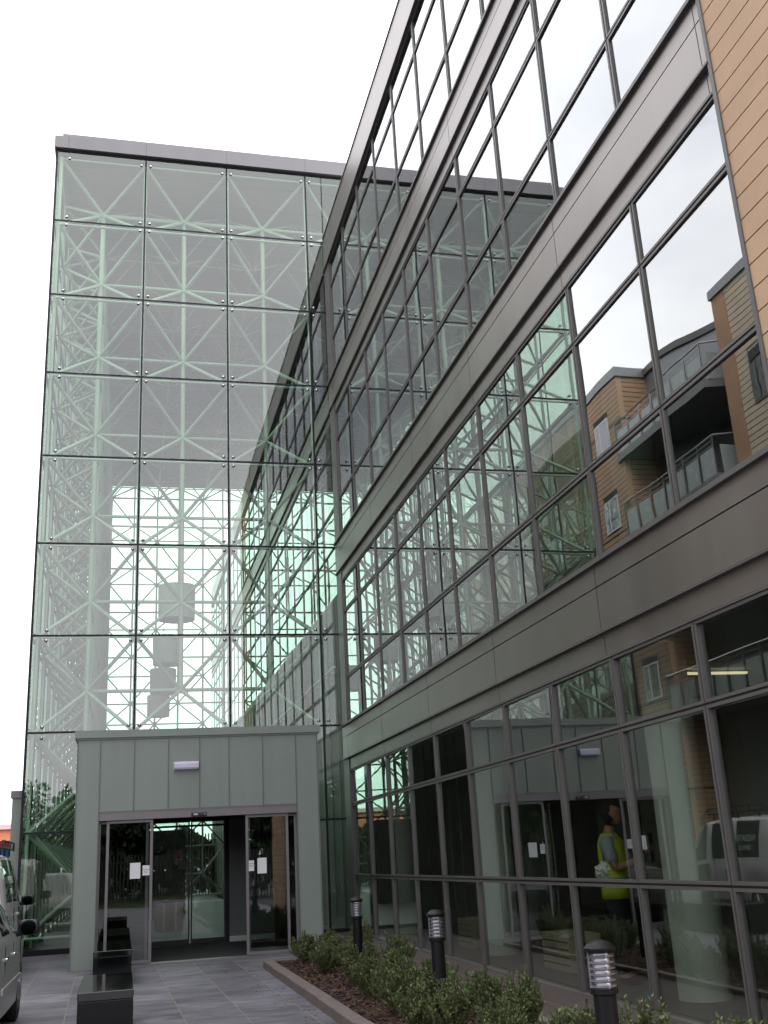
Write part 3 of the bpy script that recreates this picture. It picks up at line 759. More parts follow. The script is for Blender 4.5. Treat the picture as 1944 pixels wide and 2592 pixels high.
for v in bm.verts:
    q = v.co.copy(); f = 1+.45*noise.noise(q*22)+.25*noise.noise(q*50+Vector((3, 1, 2))); v.co = Vector((q.x*.6, q.y*1.4, q.z*.9))*f
me = bpy.data.meshes.new('rag'); bm.to_mesh(me); bm.free(); me.materials.append(M['rag'])
rg = bpy.data.objects.new('rag', me); COL.objects.link(rg); rg.location = (4.80, 10.52, zf(1.138)+.10)
tag(rg, 'crumpled white rag resting on the transom beside the worker', 'rag')

# ------------------------------------------------------------------ apartment building opposite (seen mirrored in the facade)
XA = -7.78
apt = thing('apartment_building', 'terracotta-tiled apartment block with balconies, mirrored in the office glass', 'building', (-12, 30, 0))
def tiles(b, J, x, y0, y1, z0, z1, p=.19):
    b.box(x-.2, x, y0, y1, z0, z1); k = 0
    z = z0+p
    while z < z1: J.box(x, x+.003, y0, y1, z-.012, z+.012); z += p
b = MB(); J = MB(); wl = [(32.9, 33.95, 15.25+1-1.02), (32.9, 33.95, 12.2)]
tiles(b, J, XA, 31.8, 58, 0, 17.7); wobj(b, 'wall', 'terracotta', apt)
b = MB(); b.box(-20, XA-.2, 31.8, 58, 0, 17.7); wobj(b, 'wall', 'terracotta_shaded', apt)  # south return: darker colour stands for its shade
z = .19
while z < 17.7: J.box(-9.0, XA-.2, 31.797, 31.8, z-.012, z+.012); z += .19
for z in (3, 6, 9.1, 12.0, 15.05+1.0): J.box(XA, XA+.006, 31.8, 58, z-.03, z+.03); J.box(-9.0, XA, 31.79, 31.8, z-.03, z+.03)
wobj(J, 'tile_joint', 'joint_dark', apt)
for zz in (15.25, 12.2, 9.15, 6.1, 3.05):
    for yy in (32.75, 37.5, 42.5, 50):
        b = MB(); b.box(XA, XA+.03, yy, yy+1.15, zz, zz+1.25)
        fr = wobj(b, 'window', 'upvc', apt)
        b = MB(); b.box(XA+.028, XA+.034, yy+.06, yy+.68, zz+.08, zz+1.18); b.box(XA+.028, XA+.034, yy+.80, yy+1.09, zz+.08, zz+1.18); b.obj('pane', 'far_glass', fr)
        b = MB(); b.box(XA+.0, XA+.035, yy, yy+1.15, zz+1.25, zz+1.45); b.obj('window_head', 'dark_void', fr)
b = MB(); b.box(-20, XA+.06, 31.72, 58, 17.7, 18.06); wobj(b, 'coping', 'curved_metal', apt)
# recessed curved metal wall with dark loggias
pl = [(-9.03, 31.8), (-8.95, 30.4), (-9.4, 29.0), (-10.1, 27.4), (-10.7, 25.6), (-10.9, 24.7)]
b = MB(); b.prism(pl+[(-20, 24.7), (-20, 31.8)], 0, 17.75); wobj(b, 'curved_wall', 'curved_metal', apt)
b = MB(); b.prism([(x+.1, y) for x, y in pl]+[(-20, 24.7), (-20, 31.8)], 17.75, 18.0); wobj(b, 'coping', 'frame_grey', apt)
for zf in (5.2, 8.3, 11.4, 14.45):
    b = MB(); b.prism([(XA+.1, 32.2), (XA-1.2, 32.2), (XA-1.2, 31.79), (-8.9, 31.79), (-10.7, 24.72), (XA+.1, 25.6)], zf, zf+.28)
    bal = wobj(b, 'balcony', 'balcony_grey', apt)
    b = MB(); b.tube((XA+.05, 32.15, zf+1.5), (XA+.05, 25.65, zf+1.5), .03, 6); b.tube((XA+.05, 25.65, zf+1.5), (-9.5, 24.9, zf+1.5), .03, 6); b.tube((XA+.05, 32.15, zf+1.5), (XA-.9, 32.15, zf+1.5), .03, 6)
    for k in range(8): b.tube((XA+.07, 25.65+k*.93, zf+.0), (XA+.07, 25.65+k*.93, zf+1.5), .025, 5)
    for dz in (1.2, 1.35): b.tube((XA+.05, 32.15, zf+dz), (XA+.05, 25.65, zf+dz), .012, 5)
    b.obj('railing', 'rail_steel', bal)
    b = MB()
    for k in range(7): b.box(XA+.03, XA+.045, 25.70+k*.93, 26.50+k*.93, zf+.25, zf+1.15)
    for k in range(2): b.box(XA-.7-k*.8, XA-.05-k*.8, 25.50-k*.3, 25.52-k*.3, zf+.25, zf+1.15)
    b.obj('balcony_glass', 'frosted', bal)
    b = MB(); b.prism([(-9.3, 31.6), (-9.3, 30.2), (-9.75, 28.8), (-10.45, 27.3), (-11.0, 25.8), (-11.1, 24.8), (-10.9, 24.75), (-9.4, 31.7)], zf+.28, zf+2.5); wobj(b, 'loggia_glazing', 'dark_void', apt)
# southern block
b = MB(); J = MB(); tiles(b, J, XA, 17, 24.65, 0, 16.9); wobj(b, 'wall', 'cream_tile', apt); wobj(J, 'tile_joint', 'joint_dark', apt)
b = MB(); b.box(-20, XA-.2, 4, 24.65, 0, 16.9); b.box(XA-.1, XA+.012, 24.0, 24.68, 0, 16.9); wobj(b, 'wall', 'terracotta_shaded', apt)  # narrow strip coloured darker to stand for the block's shaded face
b = MB(); b.box(-20, XA+.08, 16.9, 24.75, 16.9, 17.2); wobj(b, 'coping', 'curved_metal', apt)
b = MB(); b.box(XA-.2, XA, 4, 17, 0, 16.9); wobj(b, 'wall', 'wall_render', apt)
for zz in (3.6, 6.7, 9.8, 12.9):
    for yy in (8, 12, 18.2, 21.5):
        b = MB(); b.box(XA, XA+.03, yy, yy+1.9, zz, zz+1.7); fr = wobj(b, 'window', 'frame_grey', apt)
        b = MB(); b.box(XA+.028, XA+.034, yy+.07, yy+.92, zz+.07, zz+1.63); b.box(XA+.028, XA+.034, yy+.98, yy+1.83, zz+.07, zz+1.63); b.obj('pane', 'far_glass', fr)

# fences and hedges north and south
def palisade(label, x0, x1, y, h=2.0):
    t = thing('palisade_fence', label, 'fence', ((x0+x1)/2, y, 0))
    b = MB(); k = x0
    while k < x1: b.box(k, k+.065, y, y+.012, -.1, h); k += .155
    wobj(b, 'pale', 'fence_paint', t)
    b = MB()
    for z in (.35, h-.35): b.box(x0, x1, y+.012, y+.05, z, z+.05)
    k = x0
    while k < x1+.1: b.box(k, k+.08, y+.05, y+.13, -.1, h); k += 2.7
    wobj(b, 'fence_rail', 'fence_paint', t)
palisade('tall dark palisade fence behind the atrium, seen through the entrance doors', -6, 9, DB+9.5, 3.0)
palisade('palisade fence across the grass south of the forecourt, mirrored in the door glass', -28, 8, -14, 2.1)
def leafmesh(name, pts, m, size, rnd, up=.3, asp=.45):
    """pts: (position, outward direction); one bent leaf at each"""
    v = []; f = []; tone = []
    for p, d in pts:
        d = (d+Vector((rnd.uniform(-.6, .6), rnd.uniform(-.6, .6), rnd.uniform(-.3, .6)+up))).normalized()
        s_ = d.cross(Vector((rnd.uniform(-1, 1), rnd.uniform(-1, 1), rnd.uniform(-1, 1)))).normalized()
        n_ = d.cross(s_); l = size*rnd.uniform(.6, 1.25); w_ = l*asp*.5; i = len(v)
        v += [tuple(p), tuple(p+d*l*.45+s_*w_+n_*l*.06), tuple(p+d*l-n_*l*.05), tuple(p+d*l*.45-s_*w_+n_*l*.06)]
        f.append((i, i+1, i+2, i+3)); tone += [rnd.random()]
    me = bpy.data.meshes.new(name); me.from_pydata(v, [], f); me.materials.append(M[m])
    a = me.attributes.new('tone', 'FLOAT', 'FACE'); a.data.foreach_set('value', tone); me.update(); return me
def hedge(name, label, x0, x1, y0, y1, h, n, size=.16, seed=1, cat='hedge'):
    rnd = random.Random(seed); pts = []
    for k in range(n):
        x = rnd.uniform(x0, x1); top = h*(.75+.35*noise.noise(Vector((x*.5, seed, 0)))); z = rnd.random()**.7*top; y = rnd.uniform(y0, y1)
        pts.append((Vector((x, y, z)), Vector((0, -1, .3))))
    me = leafmesh(name, pts, 'leaf_tree', size, rnd, .2, .6)
    o = bpy.data.objects.new(name, me); COL.objects.link(o); return tag(o, label, cat, kind='stuff')
hedge('hedge', 'bank of shrubs behind the fence north of the atrium', -6, 9, DB+10.2, DB+12.5, 3.7, 12000, .40, 2)
hedge('hedge', 'dark overgrown bank behind the fence south of the forecourt', -34, 10, -20, -15.4, 6.2, 34000, .55, 3)
b = MB(); b.quad((-30, -22, .3), (XF, -22, .3), (XF, -9, -.10), (-30, -9, -.10)); struct('grass_bank', b, 'grass')

def tree(name, label, loc, h, r, seed, n=5200, group=None):
    rnd = random.Random(seed); t = thing(name, label, 'tree', loc, group=group)
    b = MB(); b.tube((0, 0, -.2), (.1, .05, h*.45), .17, 8, .10)
    cl = []
    for k in range(16):
        a = rnd.uniform(0, 2*PI); rr = r*rnd.uniform(.15, .8); z = h*rnd.uniform(.38, .92); c = Vector((rr*math.cos(a), rr*math.sin(a), z)); cl.append((c, r*rnd.uniform(.28, .45)))
        b.tube((.1, .05, h*rnd.uniform(.25, .45)), c, .06, 5, .015)
    b.obj('trunk', 'trunk', t)
    pts = []
    for k in range(n):
        c, cr_ = rnd.choice(cl); d = Vector((rnd.gauss(0, 1), rnd.gauss(0, 1), rnd.gauss(0, 1))).normalized(); pts.append((c+d*cr_*rnd.random()**.4, d))
    me = leafmesh('crown', pts, 'leaf_tree', .26, rnd, 0, .6)
    o = bpy.data.objects.new('crown', me); COL.objects.link(o); o.parent = t
    return t
for k, (x, y, h, l) in enumerate(((-22, -20, 7.5, 'tallest tree of the row south of the forecourt, at its west end'), (-14, -19, 6, 'medium tree second from the west in the row south of the forecourt'), (-6.5, -21, 7, 'tall tree in the middle of the row south of the forecourt'), (1, -19, 6.2, 'tree nearest the office building in the row south of the forecourt'))):
    tree('broadleaf_tree', l, (x, y, 0), h, 2.6, 20+k, group='trees south of the forecourt')

# left background: blue container, red one behind, orange building
t = thing('blue_container', 'bright blue container with white sign and red top, far left beyond the white van', 'container', (-8.2, 58, 0))
b = MB(); b.box(-10.6, -5.25, 56, 60, .3, 2.75)
for k in range(18): b.box(-10.6+k*.3, -10.5+k*.3, 55.95, 56, .4, 2.65)
wobj(b, 'container_body', 'skip_blue', t)
b = MB(); b.box(-7.4, -5.45, 55.90, 55.95, 1.75, 2.35); sg = wobj(b, 'sign', 'paper', t)
b = MB(); b.box(-10.62, -5.23, 55.93, 60.02, 2.75, 3.10); wobj(b, 'container_top', 'skip_red', t)
t = thing('orange_building', 'low orange building on the horizon at the far left', 'building', (-12, 120, 0))
b = MB(); b.box(-30, -9.2, 118, 126, -.1, 6.0); wobj(b, 'wall', 'box_orange', t)
b = MB(); b.box(-30.3, -9.0, 117.7, 126.3, 6.0, 6.5); wobj(b, 'roof', 'notice_pink', t)
hedge('hedge', 'yellow-green hedge between the white van and the wall end, far left', -5.6, -3.6, 50, 51.5, 2.0, 1800, .16, 8)
# ------------------------------------------------------------------ vehicles
def vehicle(name, label, loc, rz, st, wheels, wr_, paint, glz, lower=None, extras=None):
    """lofted body; st rows: y, sill z, belt z, half width, roof z, roof half width. glz: side-glass spans (i0, i1)"""
    t = thing(name, label, 'van' if 'van' in name else 'car', loc, rz)
    # densify along y so that wheel arches are round
    D = []
    for a, c in zip(st, st[1:]):
        n = max(1, int(abs(c[0]-a[0])/.07))
        for k in range(n): D.append([a[q]+(c[q]-a[q])*k/n for q in range(6)])
    D.append(list(st[-1]))
    def sec(s):
        y, z0, zb, wb, zr, wr = s
        for yw in wheels:
            d = abs(y-yw)
            if d < wr_+.06: z0 = max(z0, math.sqrt((wr_+.06)**2-d*d)+wr_*.95)
        zm = z0+(zb-z0)*.5
        gz = zr-zb
        P = [(wb-.10, z0), (wb-.015, z0+.05), (wb+.012, zm), (wb, zb-.02), (wb-.02, zb+.02)]
        if gz > .12: P += [(wb+(wr-wb)*.45, zb+gz*.5), (wr, zr-.07), (wr-.06, zr-.02), (wr*.55, zr+.01), (0, zr+.02)]
        else: P += [(wb-.06, zb+gz*.3), (wb-.16, zb+gz*.6), (wb-.28, zb+gz*.85), (wb*.4, zr+.01), (0, zr+.02)]
        return P
    b = MB(); Sx = [sec(s) for s in D]; npt = 10
    for s, P in zip(D, Sx):
        for q in P: b.v.append((q[0], s[0], q[1]))
        for q in P[:-1][::-1]: b.v.append((-q[0], s[0], q[1]))
    m = npt*2-1
    for j in range(len(D)-1):
        for k in range(m-1):
            b.cur = 1 if (lower and lower(D[j][0]) and (k < 3 or k > m-5)) else 0
            a = j*m+k; b.f.append((a, a+1, a+m+1, a+m)); b.m.append(b.cur)
    b.cur = 0
    b.f.append(tuple(range(m))); b.m.append(0); b.f.append(tuple((len(D)-1)*m+k for k in range(m))[::-1]); b.m.append(0)
    body = b.obj('body', [paint, 'van_white_shaded'], t, smooth=True, sharp=38)
    # underbody
    b = MB(); b.box(-D[0][3]+.15, D[0][3]-.15, st[0][0]+.1, st[-1][0]-.1, .22, .60); b.obj('underbody', 'rubber', t)
    for (ya, yb) in glz:
        for sgn in (1, -1):
            b = MB(); seg = [(s, P) for s, P in zip(D, Sx) if ya <= s[0] <= yb]
            for (s1, P1), (s2, P2) in zip(seg, seg[1:]):
                for k in (4, 5):
                    q = []
                    for (s, P, kk) in ((s1, P1, k), (s1, P1, k+1), (s2, P2, k+1), (s2, P2, k)):
                        x, z = P[kk]; 
                        if kk == 4: x, z = P[4][0]+(P[5][0]-P[4][0])*.12, P[4][1]+(P[5][1]-P[4][1])*.12
                        q.append((sgn*(x+.004), s[0], z))
                    b.quad(*q)
            b.obj('side_window', 'car_glass', t, smooth=True)
    for yw in wheels:
        for sgn in (1, -1):
            xw = sgn*(D[len(D)//2][3]-.02); b = MB()
            b.lathe((xw, yw, wr_), [(wr_*.6, 0), (wr_*.92, 0), (wr_, -.03*sgn), (wr_, -.17*sgn), (wr_*.9, -.2*sgn)], 32, 'x')
            wh = b.obj('wheel', 'rubber', t, smooth=True, sharp=50)
            b = MB(); b.lathe((xw, yw, wr_), [(.02, .0), (.06, .005*sgn), (wr_*.25, -.03*sgn), (wr_*.55, -.012*sgn), (wr_*.62, 0), (wr_*.64, -.03*sgn)], 24, 'x')
            for k in range(5):
                a = k*2*PI/5; b.tube((xw-.01*sgn, yw, wr_), (xw-.012*sgn, yw+wr_*.56*math.cos(a), wr_+wr_*.56*math.sin(a)), .03, 6)
            b.obj('rim', 'rim', wh, smooth=True, sharp=50)
            b = MB(); b.lathe((xw-.22*sgn, yw, wr_), [(.01, 0), (wr_+.04, 0)], 20, 'x'); b.obj('wheel_well', 'rubber', wh)
    return t, body, D, Sx
def mirror(t, x, y, z, sgn, paint='car_plastic', big=1, glass_dir=-1):
    b = MB(); b.sphere((0, 0, 0), 1, 24)
    b.v = [tuple(math.copysign(abs(c)**.55, c)*q+o_ for c, q, o_ in zip(v, (.105*big, .05, .075*big), (x+sgn*.11*big, y, z))) for v in b.v]; b.tube((x-sgn*.03, y+.02, z-.06), (x+sgn*.07, y, z-.04), .035, 8)
    m_ = b.obj('door_mirror', paint, t, smooth=True)
    b = MB(); b.lathe((x+sgn*.11*big, y-.051, z), [(.001, 0), (.075*big, 0)], 14, 'y'); b.obj('mirror_glass', 'car_glass', m_)
# white van facing away, beside the porch
st = [(-2.05, .42, .98, .70, 1.05, .60), (-2.0, .35, 1.02, .80, 1.68, .66), (-1.8, .33, 1.03, .83, 1.80, .68), (-.6, .30, 1.03, .84, 1.83, .69), (.35, .30, 1.01, .84, 1.80, .68),
      (.65, .30, .99, .84, 1.72, .66), (1.0, .30, .98, .83, 1.36, .70), (1.32, .30, .96, .82, 1.06, .72), (1.7, .32, .90, .79, .97, .60), (1.95, .34, .78, .70, .84, .5), (2.05, .40, .66, .60, .70, .45)]
vt, vb, VD, VS = vehicle('white_van', 'white van with roof rack, facing away, parked on the paving left of the entrance porch', (-2.55, 19.72, 0), 0, st, (-1.30, 1.22), .29, 'van_white', [(-1.55, -.72), (-.55, .10), (.22, .86)], lower=lambda y: y > .15)
for s_ in (1, -1): mirror(vt, s_*.83, .72, 1.07, s_, big=1.1)
for s_ in (1, -1):
    b = MB(); b.box(s_*.80-.05, s_*.80+.055, -2.045, -1.93, .68, .95); b.obj('tail_light', 'lamp_red', vt, bevel=.01)
b = MB(); b.box(-.56, .56, -2.03, -1.985, 1.14, 1.58); b.obj('rear_window', 'car_glass', vt, bevel=.03)
b = MB(); b.box(-.80, .80, -2.14, -1.98, .34, .56); b.obj('bumper', 'car_plastic', vt, bevel=.03)
b = MB(); b.box(-.26, .26, -2.148, -2.14, .58, .69); b.obj('number_plate', 'sticker_white', vt)
b = MB()
for y in (-1.5, -.75, 0): b.tube((-.70, y, 1.92), (.70, y, 1.92), .02, 6); b.tube((-.66, y, 1.80), (-.66, y, 1.92), .02, 6); b.tube((.66, y, 1.80), (.66, y, 1.92), .02, 6)
for s_ in (1, -1):
    b.tube((s_*.70, -1.7, 1.92), (s_*.70, .2, 1.92), .018, 6); b.tube((s_*.72, -1.7, 2.02), (s_*.72, .1, 2.02), .016, 6); b.tube((s_*.72, .1, 2.02), (s_*.70, .35, 1.90), .016, 6)
    for y in (-1.7, -1.25, -.8, -.35, .1): b.tube((s_*.70, y, 1.92), (s_*.72, y, 2.02), .012, 5)
b.obj('roof_rack', 'car_plastic', vt, smooth=True, sharp=50)
for y in (-.45, .25):
    b = MB(); b.box(.835, .87, y-.16, y-.02, .86, .90); b.obj('door_handle', 'chrome', vt, bevel=.006)
for y in (-.63, .16, 1.02):
    b = MB(); b.box(.838, .855, y-.004, y+.004, .45, 1.0); b.obj('door_gap', 'rubber', vt)
b = MB(); b.box(.842, .858, -1.0, 1.0, .55, .60); b.obj('side_moulding', 'car_plastic', vt)
# lettering on the rear side window (right side of the van, reads towards the facade)
b = MB(); sgn = None
mtx = Matrix(((.22, 0, .97, .80), (0, 1, 0, -1.13), (0, 0, 0, 1.42), (0, 0, 0, 1)))
def side_text(s, size, y, z, x, sx):
    m4 = Matrix(((0, -.20, 1, x), (1, 0, 0, y), (0, .98, .20, z), (0, 0, 0, 1)))
    return text_mesh('window_lettering', s, size, 'sticker_white', vt, m4, sx=sx)
side_text('PAEDIATRIC', .165, -1.10, 1.43, .812, .84); side_text('SERVICES', .115, -1.10, 1.26, .836, .9)

st = [(-2.1, .35, .80, .66, .95, .55), (-2.0, .26, .86, .80, 1.02, .66), (-1.7, .22, .90, .84, 1.34, .60), (-1.2, .20, .90, .86, 1.44, .60), (-.2, .19, .90, .87, 1.47, .60), (.35, .19, .89, .87, 1.42, .60),
      (.85, .19, .88, .87, 1.12, .66), (1.12, .19, .87, .86, .93, .70), (1.6, .21, .80, .84, .86, .62), (1.95, .24, .68, .76, .73, .5), (2.12, .32, .55, .64, .58, .45)]
ct, cb_, CD, CS = vehicle('silver_car', 'dark silver car facing away, cut by the left edge in the foreground', (-1.92, 11.75, 0), 0, st, (-1.28, 1.32), .31, 'car_silver', [(-1.35, -.75), (-.68, .05), (.13, .80)])
mirror(ct, .86, .60, .97, 1, 'car_plastic', 1.05); mirror(ct, -.86, .60, .97, -1, 'car_plastic', 1.05)
for y in (-.50, .26):
    b = MB(); b.box(.868, .900, y-.16, y-.03, .73, .765); b.obj('door_handle', 'chrome', ct, bevel=.008)
for y in (-.62, .16, .98):
    b = MB(); b.box(.868, .876, y-.003, y+.003, .52, .86); b.obj('door_gap', 'rubber', ct)
b = MB(); b.box(.870, .895, -.9, .9, .46, .52); b.obj('side_moulding', 'car_silver', ct, bevel=.008)
for s_ in (1, -1):
    b = MB(); b.sphere((s_*.68, 1.93, .66), .11, 10, (1.1, .8, .6)); b.obj('headlight', 'lamp_clear', ct, smooth=True)
    b = MB(); b.box(s_*.74-.05, s_*.74+.05, -2.1, -1.95, .7, .85); b.obj('tail_light', 'lamp_red', ct, bevel=.01)

# ------------------------------------------------------------------ granite block benches
for k, (y0, y1, x0, x1, lab) in enumerate(((10.72, 12.42, -.37, .125, 'polished black granite block bench nearest the camera at the bottom of the photo'), (15.85, 18.0, -.36, .15, 'polished black granite block bench in front of the entrance doors, beyond the nearer one'))):
    t = thing('block_bench', lab, 'bench', ((x0+x1)/2, (y0+y1)/2, 0), group='black granite benches on the paving')
    b = MB(); b.box(x0, x1, y0, y1, 0, .37); wobj(b, 'base', 'black_granite', t, bevel=.004)
    b = MB(); b.box(x0-.002, x1+.002, y0-.002, y1+.002, .374, .45); wobj(b, 'top', 'granite_top', t, bevel=.006)

# ------------------------------------------------------------------ bollard lights
def bollard(loc, label, first=None):
    t = thing('bollard_light', label, 'bollard light', loc, group='black bollard lights along the planting bed')
    if first:
        for o in first.children:
            c_ = o.copy(); COL.objects.link(c_); c_.parent = t
            for q in o.children: d_ = q.copy(); COL.objects.link(d_); d_.parent = c_
        return t
    b = MB(); b.lathe((0, 0, 0), [(.058, 0), (.058, .745), (.072, .752), (.072, .775), (.001, .776)], 36); b.obj('post', 'black_paint', t, smooth=True, sharp=40)
    b = MB(); b.lathe((0, 0, 0), [(.001, .948), (.078, .948), (.081, .955), (.081, .967), (.074, .972), (.068, .980), (.045, .996), (.02, 1.003), (.001, 1.004)], 36); b.obj('cap', 'black_paint', t, smooth=True, sharp=50)
    b = MB()
    prof = [(.071, .777)]
    for k in range(6): z = .777+k*.0285; prof += [(.071, z+.004), (.073, z+.012), (.071, z+.024), (.068, z+.0275)]
    b.lathe((0, 0, 0), prof, 36); le = b.obj('lens', 'clear_plastic', t, smooth=True, sharp=70)
    b = MB(); b.lathe((0, 0, 0), [(.030, .777), (.045, .80), (.045, .93), (.030, .947)], 20)
    for k in range(6): b.lathe((0, 0, 0), [(.064, .783+k*.028), (.068, .785+k*.028), (.064, .787+k*.028), (.040, .790+k*.028)], 28)
    for k in range(3): a = k*2.09+.6; b.tube((.062*math.cos(a), .062*math.sin(a), .777), (.062*math.cos(a), .062*math.sin(a), .948), .004, 6)
    b.obj('louvre', 'lamp_core', le, smooth=True, sharp=40)
    return t
b1 = bollard((2.392, 5.38, .02), 'nearest black bollard light, tallest in the photo, cut by the bottom edge')
bollard((2.645, 9.30, .02), 'middle black bollard light standing among the shrubs', b1)
bollard((2.80, 13.36, .02), 'farthest black bollard light near the entrance porch', b1)

# ------------------------------------------------------------------ shrubs
def shrub_parts(seed, h, r, nst):
    rnd = random.Random(seed); b = MB(); pts = []
    for k in range(nst):
        a = rnd.uniform(0, 2*PI); lean = rnd.uniform(.05, 1)*r; hh = h*rnd.uniform(.55, 1.05)*(1-.25*(lean/r)**2)
        p0 = Vector((rnd.uniform(-.05, .05), rnd.uniform(-.05, .05), 0)); p2 = Vector((lean*math.cos(a), lean*math.sin(a), hh)); p1 = (p0+p2)/2+Vector((p2.x*.22, p2.y*.22, -hh*.05))
        P = [p0*(1-s)**2+p1*2*s*(1-s)+p2*s*s for s in (0, .25, .5, .75, 1)]
        b.path(P, .0035, 4)
        m = int(rnd.uniform(26, 44))
        for q in range(m):
            s = .25+.77*q/m; s = min(s, 1.0); pp = p0*(1-s)**2+p1*2*s*(1-s)+p2*s*s; an = q*2.4+rnd.uniform(-.4, .4)
            pts.append((pp, Vector((math.cos(an), math.sin(an), .4+.5*s))))
        # side twigs
        for q in range(3):
            s = rnd.uniform(.4, .85); pp = p0*(1-s)**2+p1*2*s*(1-s)+p2*s*s; an = rnd.uniform(0, 6.3); d = Vector((math.cos(an)*.6, math.sin(an)*.6, .9)).normalized(); ln = rnd.uniform(.05, .12)
            b.tube(pp, pp+d*ln, .002, 4)
            for e in range(12):
                an2 = e*2.4; pts.append((pp+d*ln*(.2+.8*e/12), Vector((math.cos(an2), math.sin(an2), .6))))
    return b.mesh('stems', 'trunk'), leafmesh('foliage', pts, 'leaf_shrub', .034, rnd, .15, .50)
SP = [shrub_parts(100+k, *q) for k, q in enumerate(((.50, .27, 52), (.46, .30, 56), (.56, .24, 46), (.42, .25, 44)))]
rows = [(2.50, 16.1, 1, 'shrub at the far left end of the bed, beside the porch threshold'), (3.00, 16.3, 0, 'shrub in the middle of the far end of the bed, before the porch pier'), (3.28, 15.4, 2, 'far shrub close to the glazed facade at the end of the bed'),
        (2.72, 15.2, 3, 'small shrub in the second row from the porch'), (3.02, 14.3, 1, 'shrub just behind the farthest bollard'), (2.45, 14.4, 0, 'shrub left of the farthest bollard'), (3.25, 13.3, 0, 'shrub right of the farthest bollard by the edging'),
        (2.55, 12.9, 2, 'shrub just in front of the farthest bollard'), (2.98, 12.2, 1, 'shrub halfway between the far and middle bollards'), (2.46, 11.7, 0, 'broad shrub on the kerb side between the far and middle bollards'), (3.22, 11.4, 3, 'low shrub by the edging behind the middle bollard'),
        (2.85, 10.7, 0, 'shrub right behind the middle bollard'), (2.42, 10.3, 1, 'shrub on the kerb side just beyond the middle bollard'), (3.18, 9.8, 1, 'shrub right of the middle bollard'), (2.50, 8.85, 2, 'tall-stemmed shrub in front of the middle bollard'),
        (3.10, 8.55, 2, 'upright shrub between the middle and nearest bollards by the edging'), (2.62, 7.95, 0, 'shrub in the near middle of the bed'), (3.16, 7.35, 1, 'broad near shrub against the grille'), (2.72, 7.05, 3, 'lowest near shrub at the bottom of the photo'),
        (3.02, 6.30, 2, 'shrub just left of the nearest bollard head, at the bottom edge'), (3.25, 5.6, 0, 'shrub right of the nearest bollard at the bottom edge'), (2.33, 9.35, 3, 'small shrub between the kerb and the middle bollard')]
for i, (x, y, v, lab) in enumerate(rows):
    t = thing('shrub', lab, 'shrub', (x, y, .06), random.Random(i).uniform(0, 6.28), 'small-leaved green shrubs in the planting bed')
    s_ = random.Random(i+50).uniform(.84, 1.06); x = x if x > 2.9 else x+.12; t.location.x = x; t.scale = (s_, s_, s_)
    for nme, me in (('stems', SP[v][0]), ('foliage', SP[v][1])):
        o = bpy.data.objects.new(nme, me); COL.objects.link(o); o.parent = t

# ------------------------------------------------------------------ person inside the ground floor
def skinned(name, V, E, matn, parent, sub=2):
    me = bpy.data.meshes.new(name); me.from_pydata([v[:3] for v in V], E, []); me.materials.append(M[matn])
    o = bpy.data.objects.new(name, me); COL.objects.link(o); o.parent = parent
    sk = o.modifiers.new('skin', 'SKIN'); sk.use_smooth_shade = True
    me.skin_vertices[0].data[0].use_root = True
    for i, v in enumerate(V):
        r = v[3]; me.skin_vertices[0].data[i].radius = (r, r) if not isinstance(r, tuple) else r
    ss = o.modifiers.new('sub', 'SUBSURF'); ss.levels = sub; ss.render_levels = sub
    return o
pf = math.atan2(-.62, .78)-PI/2
per = thing('person', 'man in a yellow hi-vis vest and grey T-shirt looking up, standing behind the ground-floor glass', 'person', (5.27, 11.22, .05), pf)
# local frame: +Y is the way he faces, +X his right
V = [(0, 0, .98, (.145, .10)), (0, .01, 1.12, (.135, .10)), (0, .0, 1.28, (.155, .11)), (0, -.01, 1.42, (.15, .10)), (0, -.02, 1.50, (.075, .07)), (0, -.015, 1.57, (.058, .06)), (0, .0, 1.63, (.06, .065))]
E_ = [(i, i+1) for i in range(6)]
def limb(start, pts):
    a = start
    for p in pts: V.append(p); E_.append((a, len(V)-1)); a = len(V)-1
    return a
for s_ in (1, -1):
    limb(0, [(s_*.10, 0, .90, .095), (s_*.11, .02, .70, .078), (s_*.115, .02, .50, .058), (s_*.12, -.01, .30, .056), (s_*.12, -.02, .10, .040), (s_*.125, .10, .045, .042)])
    wr = limb(3, [(s_*.19, -.01, 1.45, .062), (s_*.235, .03, 1.30, .050), (s_*.245, .07, 1.17, .042), (s_*.17, .20, 1.21, .038), (s_*.09, .31, 1.27, .027), (s_*.075, .36, 1.31, (.036, .018)), (s_*.07, .40, 1.34, (.034, .016))])
    palm = len(V)-1
    for f in range(4):
        q = (f-1.5)*.018; l = (.030, .035, .032, .024)[f]
        limb(palm, [(s_*(.068)+q*.5, .415, 1.345+q*.8, .0095), (s_*.060+q*.5, .425+l*.5, 1.35+l*.6+q*.8, .0088), (s_*.045+q*.5, .425+l*.3, 1.35+l*1.5+q*.8, .008)])
    limb(palm-1, [(s_*.045, .375, 1.345, .011), (s_*.028, .40, 1.375, .0095)])
body = skinned('body', V, E_, 'skin', per)
